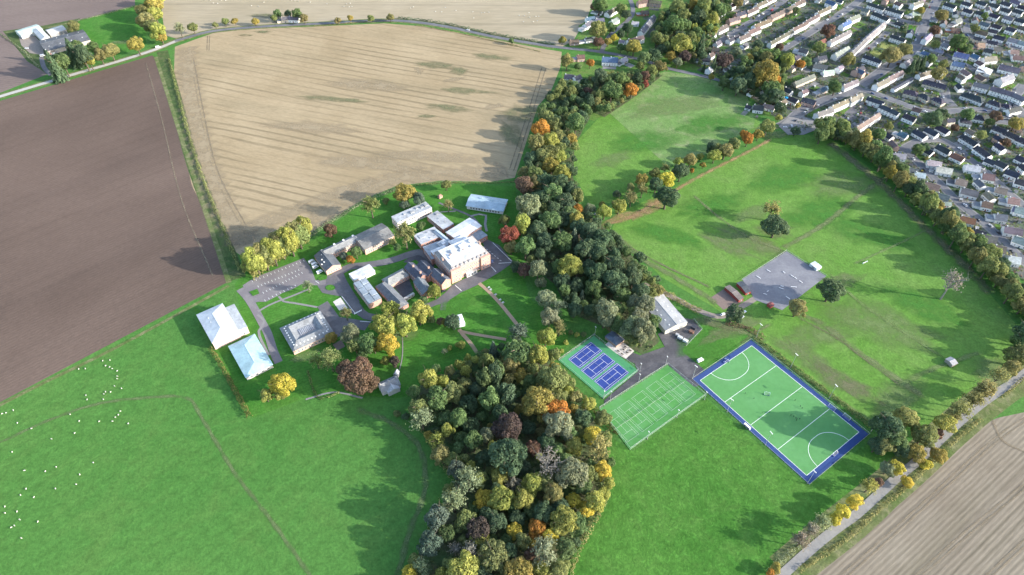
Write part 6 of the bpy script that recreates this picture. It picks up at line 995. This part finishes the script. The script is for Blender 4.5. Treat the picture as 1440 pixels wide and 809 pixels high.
grove(te, 5.99, [(60, 60, 110, 'ol'), (130, 160, 84, 'yg.t'), (340, 430, 84, 'wg.r'), (520, 380, 94, 'dg'), (440, 490, 84, 'oy'), (590, 490, 114, 'ob'), (760, 500, 124, 'yg'), (690, 520, 80, 'dg'), (1110, 260, 114, 'br'), (840, 90, 64, 'mg'), (1030, 400, 114, 'ol'), (1270, 500, 114, 'ob'), (350, 20, 94, 'ob'), (160, 60, 90, 'ol'), (240, 70, 80, 'mg'), (700, 400, 80, 'br'), (30, 130, 90, 'dg')])
grove(ta, 5.99, [(330, 470, 144, 'ob.d'), (430, 420, 124, 'ob.d'), (890, 350, 124, 'mg'), (960, 410, 84, 'mg'), (590, 520, 66, 'dg.c'), (500, 550, 62, 'dg.c'), (545, 530, 56, 'dg.c'), (740, 125, 104, 'ob'), (690, 375, 64, 'ol'), (690, 255, 84, 'br'), (660, 500, 84, 'mg'), (420, 240, 60, 'dg'), (720, 620, 120, 'ob'), (760, 540, 70, 'ol'), (1110, 130, 50, 'mg'), (1030, 240, 60, 'ol'), (570, 90, 60, 'oy'), (540, 160, 60, 'ol')])
grove(tb, 5.99, [(670, 400, 120, 'dg'), (745, 370, 94, 'dg'), (960, 365, 84, 'mg'), (1370, 440, 94, 'oy'), (1200, 385, 84, 'br'), (210, 530, 94, 'mg'), (1080, 540, 70, 'ol'), (1280, 600, 70, 'br'), (550, 660, 80, 'mg'), (600, 640, 60, 'dg'), (300, 460, 60, 'ol'), (850, 480, 60, 'br'), (1150, 430, 60, 'mg')])
# right-hand shelterbelt
hedge([(1150, 184), (1185, 197), (1215, 213), (1250, 244), (1287, 281), (1322, 315), (1361, 353), (1399, 393), (1434, 430), (1475, 475)], 9, 5.0, 'ol', 'dense undergrowth hedge at the foot of the estate shelterbelt', leaf=.7)
belt = smooth_line([G(*q) for q in [(1150, 184), (1185, 197), (1215, 213), (1250, 244), (1287, 281), (1322, 315), (1361, 353), (1399, 393), (1434, 430), (1475, 475)]], 6.0)
for i, c in enumerate(belt):
    for row in ((-6.0, 5.0) if i % 2 else (-.5,)):
        h = random.choice(['ol', 'ol', 'mg', 'ob', 'ob', 'dg', 'oy', 'mg', 'wg']); D = random.uniform(11, 15.5); dd = (belt[min(i + 1, len(belt) - 1)] - belt[max(i - 1, 0)]).normalized(); q = c + Vector((-dd.y, dd.x, 0)) * row; x, y = PX((q.x, q.y, D * .66)); dist = (q - Vector((0, 0, CAMH))).length
        tree(x, y, D * FPX / dist, h + ('.r' if random.random() < .7 else '.t'), 'shelterbelt_tree')
grove(tt7, 3.008 * 1.12, [(645, 145, 92, 'ob'), (570, 185, 125, 'dg'), (595, 225, 100, 'mg'), (555, 255, 84, 'ob'), (720, 215, 95, 'ol'), (812, 165, 78, 'yg'), (690, 290, 74, 'oy'), (568, 358, 64, 'wg.r'), (605, 355, 64, 'ye'), (780, 300, 62, 'oy'), (730, 345, 48, 'ye'), (645, 415, 48, 'ye'), (490, 432, 64, 'yg.w'), (525, 412, 42, 'br'), (430, 495, 64, 'ye'), (372, 540, 62, 'ye'), (340, 577, 48, 'ye'), (290, 590, 74, 'wg'), (245, 622, 64, 'gr.w'), (200, 662, 74, 'gr.w'), (98, 780, 42, 'oy'), (70, 797, 34, 'or'), (870, 112, 84, 'ob.w'), (930, 72, 74, 'ob.w'), (980, 22, 74, 'ob.w'), (840, 135, 64, 'ob.w'), (780, 210, 42, 'br'), (520, 260, 70, 'dg'), (620, 270, 70, 'dg')])
T8 = T(980, 320, 3.13)
grove(T8, 3.13, [(1400, 570, 70, 'ol'), (1440, 560, 70, 'ob.w'), (1390, 612, 60, 'ob'), (1330, 655, 60, 'ob.w'), (1270, 715, 56, 'ob'), (1240, 735, 50, 'ob.w'), (590, 275, 98, 'dg.d'), (442, 352, 74, 'ob.r'), (160, 380, 84, 'dg.d'), (1120, 245, 84, 'gr.b'), (1450, 470, 90, 'dg'), (1430, 510, 70, 'mg')])
grove(tt8, 4, [(45, 550, 125, 'dg.d'), (20, 460, 84, 'ob.w')])
grove(tt1, 4, [(760, 122, 108, 'oy'), (835, 160, 66, 'bl.t'), (755, 190, 58, 'bl.r'), (990, 80, 58, 'ol'), (565, 200, 100, 'ol.w'), (340, 332, 76, 'br'), (758, 360, 120, 'ob.w'), (850, 310, 52, 'mg'), (415, 480, 42, 'bl.r'), (482, 460, 62, 'mg'), (455, 498, 46, 'or'), (690, 402, 40, 'ol'), (715, 430, 40, 'mg'), (1000, 195, 62, 'ob.w'), (650, 170, 40, 'ol')] + [(-110 + 24 * k, 500 - 15 * k + (k % 2) * 26, 104, ['yg', 'yg', 'ob', 'ol'][k % 4] + '.t') for k in range(13)])
grove(tt2, 4, [(540, 720, 132, 'ye'), (540, 765, 90, 'yg'), (455, 785, 74, 'yg'), (815, 580, 120, 'ol.w'), (740, 590, 80, 'ol.w'), (935, 440, 114, 'wg.r'), (905, 325, 64, 'ob.w'), (825, 462, 64, 'oy'), (960, 690, 175, 'br.d'), (905, 640, 110, 'br.d'), (1045, 720, 100, 'br.d'), (985, 620, 110, 'br.d'), (1155, 300, 110, 'yg'), (1120, 390, 150, 'yg'), (1030, 490, 112, 'mg'), (1062, 505, 84, 'oy'), (1235, 388, 132, 'yg'), (1315, 318, 130, 'yg'), (1145, 490, 130, 'ye'), (1182, 592, 60, 'pu'), (690, 172, 56, 'wg'), (955, 500, 90, 'ol'), (1210, 330, 60, 'mg'), (1000, 560, 60, 'mg'), (1130, 590, 50, 'yg')])
t1z = T(0, 0, 4)
grove(t1z, 4, [(300, 365, 78, 'dg.c'), (350, 350, 80, 'mg.t'), (405, 290, 80, 'dg.c'), (460, 310, 84, 'dg.t'), (325, 330, 70, 'dg'), (430, 260, 70, 'mg'), (500, 340, 56, 'yg.t'), (525, 265, 60, 'mg'), (560, 310, 70, 'ob'), (620, 285, 80, 'ob'), (765, 250, 84, 'oy'), (415, 145, 64, 'ob'), (800, 60, 80, 'ob'), (815, 110, 90, 'ob'), (865, 30, 90, 'oy'), (870, 80, 80, 'yg'), (890, 170, 90, 'yg'), (850, 150, 80, 'ol'), (880, -15, 80, 'yg'), (905, 210, 60, 'oy'), (1010, 165, 60, 'wg.w'), (1085, 155, 56, 'ol'), (1265, 122, 42, 'ol'), (1320, 120, 36, 'oy'), (1435, 120, 40, 'oy'), (1210, 140, 30, 'ol')])
grove(T(200, 0, 4), 4, [(640, 120, 38, 'oy'), (760, 75, 46, 'mg'), (820, 75, 40, 'dg'), (870, 75, 60, 'mg'), (910, 100, 56, 'ob'), (1170, 102, 36, 'oy'), (1285, 102, 38, 'ol'), (1395, 98, 42, 'ob'), (740, 100, 40, 'ol'), (1100, 115, 40, 'ob')])
grove(T(540, 0, 4), 4, [(35, 97, 40, 'ob'), (1003, 228, 34, 'ol'), (716, 230, 30, 'mg')])
# hedges
hedge([(350, 390), (372, 374), (398, 356), (430, 336)], 13, 9, (.25, .245, .085), 'tall solid olive hedge of trees above the car park', leaf=.75, lump=.25)
hedge([(238, 84), (260, 170), (283, 245), (316, 328), (338, 382)], 2.8, 2.0, 'ol', 'tall hedge between the ploughed field and the stubble')
hedge([(1123, 803), (1160, 779), (1193, 756), (1220, 731), (1246, 708), (1273, 686), (1293, 667), (1319, 643), (1346, 617), (1379, 590)], 3.0, 1.6, 'ob', 'olive brown hedge on the field side of the lane'); hedge([(1078, 806), (1106, 782), (1126, 763), (1150, 742)], 3.4, 1.8, 'wg', 'scrubby hedge on the pitch side of the lane')
hedge([(297, 492), (312, 515), (328, 545), (345, 575), (352, 588)], 3.4, 3.0, (.20, .19, .06), 'yellowing hedge between the pale blue hall and the pasture'); hedge([(430, 338), (455, 318), (485, 300), (520, 280), (560, 266)], 4.5, 1.6, 'wg', 'rough grey green scrub along the stubble edge')
hedge([(560, 264), (620, 258), (690, 258), (725, 256)], 1.2, 1.2, 'ol', 'low hedge along the top of the school grounds'); hedge([(560, 26), (620, 33), (690, 48), (780, 64)], 3.2, 2.6, 'dg', 'dark roadside hedge above the stubble'); hedge([(585, 36), (640, 46), (690, 57), (760, 73)], 1.4, 1.0, 'ob', 'low hedge below the field road')
hedge([(1062, 476), (1110, 512), (1160, 550), (1225, 600)], 5, 2.0, 'ol', 'scrubby bank along the upper side of the hockey pitch'); hedge([(440, 38), (500, 32), (560, 27)], 1.4, 1.1, 'ob', 'low hedge beside the road bend'); hedge([(1408, 560), (1440, 532), (1490, 490)], 2, 1.4, 'ob', 'hedge at the top of the lane'); hedge([(1020, 455), (1050, 462), (1075, 476)], 5, 1.6, 'br', 'brown scrub below the pavilions')
hedge([(795, 540), (820, 560), (848, 590), (868, 612)], 4, 2.4, (.17, .17, .06), 'yellowing scrub below the blue tennis courts'); hedge([(905, 405), (930, 412), (955, 425), (985, 440)], 6, 3.2, 'ob', 'brown scrub behind the long shed'); hedge([tf_(720, 210), tf_(800, 260), tf_(880, 310), tf_(960, 345)], 3, 3, 'dg', 'tall clipped green hedge by the park gate houses'); hedge([(432, 522), (448, 560), (478, 552)], 1.6, 1.4, 'ol', 'low garden hedge beside the school drive')
hedge([(770, 160), (752, 205), (738, 245)], 4, 2.5, 'ob', 'bramble edge of the wood beside the stubble'); hedge([(622, 708), (609, 735), (594, 768), (575, 805)], 4, 2.2, 'ol', 'bramble edge of the lower wood facing the pasture'); hedge([(852, 640), (850, 700), (815, 770), (800, 815)], 4, 2.2, 'ob', 'bramble edge of the lower wood facing the paddock')
hedge([(582, 580), (601, 618), (621, 651), (640, 676)], 3, 2, 'ob', 'low scrub where the wood meets the pasture'); hedge([(0, 48), (30, 70), (55, 95)], 3, 1.0, 'wg', 'weedy bank beside the farm plough'); hedge([(108, 30), (150, 20), (190, 9)], 2, 1.2, 'wg', 'pale weedy fence line above the farm paddock')
grove(T(0, 0, 1), 1, [(352, 372, 22, 'yg'), (364, 362, 22, 'ob'), (378, 352, 22, 'yg'), (392, 342, 22, 'ob'), (406, 333, 22, 'yg'), (420, 326, 20, 'ob'), (908, 428, 24, 'wg.t'), (899, 446, 26, 'wg.r'), (915, 412, 20, 'ol'), (905, 465, 28, 'wg.t'), (890, 475, 24, 'ol'), (925, 408, 18, 'ob')])
canopy_fill(WOODS, 'massed treetops filling the woods between the single trees', [['dg', 'mg', 'dg', 'ol', 'dg', 'mg'], ['mg', 'ol', 'yg', 'ol', 'mg', 'dg', 'yg', 'ob', 'yg', 'oy'], ['dg', 'mg', 'ol', 'ob'], ['dg', 'mg', 'ol'], ['mg', 'ol', 'yg', 'dg', 'ob']])
undergrowth('undergrowth', WOODS, 'mixed green undergrowth beneath the woodland trees', .20, 4.5, (.095, .135, .055))
# town gardens: lawns, shrubs, sheds and fences round every house
nsh = 0; nhd = 0; nsd = 0
for (x, y, l, dp, a) in list(HOUSES):
    dv = Vector((math.cos(a), math.sin(a), 0)); nv = Vector((-dv.y, dv.x, 0)); c = Vector((x, y, 0)); px, py = PX(c)
    if px < 790 or px > 1450: continue
    for sg in (-1, 1):
        g0 = dp / 2 + 1.0; gl = random.uniform(6, 11)
        if random.random() < .62:
            q = [c + dv * (-l * .45) + nv * sg * g0, c + dv * (l * .42) + nv * sg * g0, c + dv * (l * .42) + nv * sg * (g0 + gl), c + dv * (-l * .45) + nv * sg * (g0 + gl)]; sheet('garden_lawn', [(p.x, p.y) for p in q], Z2, random.choice(['garden_grass', 'garden_grass', 'town_soil', 'paving']), None, True)
        for k in range(random.randint(0, 2) if l < 20 else random.randint(1, 3)):
            if nsh > 285: break
            p = c + dv * random.uniform(-.5, .5) * l + nv * sg * (g0 + random.uniform(2, gl + 1)); nsh += 1; xx, yy = PX((p.x, p.y, 1)); shrub(xx, yy, random.uniform(1.8, 4.2), random.choice(['dg', 'mg', 'mg', 'ol', 'ol', 'ob', 'oy', 'br', 'dg']))
    if random.random() < .55 and nhd < 120:
        nhd += 1; e = c + dv * (l / 2 + 1.5); sg = random.choice([-1, 1]); hedge([(e - nv * sg * dp * .4)[:], (e + nv * sg * (dp / 2 + 4))[:], (e + nv * sg * (dp / 2 + 9))[:]], 1.0, random.uniform(1.2, 2.0), random.choice(['dg', 'dg', 'mg', 'ol']), 'clipped garden hedge ' + town(c), 12, True, .1, .3, 'garden hedges', 'garden_hedge')
    if random.random() < .5 and nsd < 90:
        nsd += 1; sg = random.choice([-1, 1]); p = c + dv * random.uniform(-.4, .4) * l + nv * sg * (dp / 2 + random.uniform(5, 9)); w, dd_ = random.uniform(2, 3.4), random.uniform(2, 3.2); cc = random.choice([(.22, .15, .09), (.3, .26, .2), (.45, .45, .43), (.15, .2, .14), (.6, .6, .58)])
        o = thing('garden_shed', 'small garden shed ' + town(p), 'shed', p, 0, 'garden sheds', p); s_ = nv * dd_ / 2; u_ = dv * w / 2; gabled(o, [p - u_ - s_, p + u_ - s_, p + u_ + s_, p - u_ + s_], 1.9, .6, cc, random.choice([(.1, .1, .11), (.25, .24, .23), (.4, .4, .4)]), 0, .12, 'wood', 'roof', 0, .06); q = p - s_ - o.location; box('door', (q.x, q.y, 0), (.8, .06, 1.7), 'wood', o, a, [t * .7 for t in cc])

garden_planting(TOWN, 'small bushes and borders filling the town gardens')

# ------------------------------------------------------------------ labels that single each thing out
def nth(k): return f"{k}{'th' if 10 <= k % 100 <= 20 else {1: 'st', 2: 'nd', 3: 'rd'}.get(k % 10, 'th')}"
by = {}
for o, lab, ref in PENDING: by.setdefault(lab, []).append((PX(ref)[0] if ref is not None else 0, o))
for lab, os_ in by.items():
    if len(lab.split()) > 12: lab = lab.replace('two storey ', '')
    if len(os_) == 1: os_[0][1]['label'] = lab; continue
    os_.sort(key=lambda t: t[0])
    for k, (x, o) in enumerate(os_): o['label'] = lab + (', leftmost of them' if k == 0 else ', rightmost of them' if k == len(os_) - 1 else f', {nth(k + 1)} from the left')
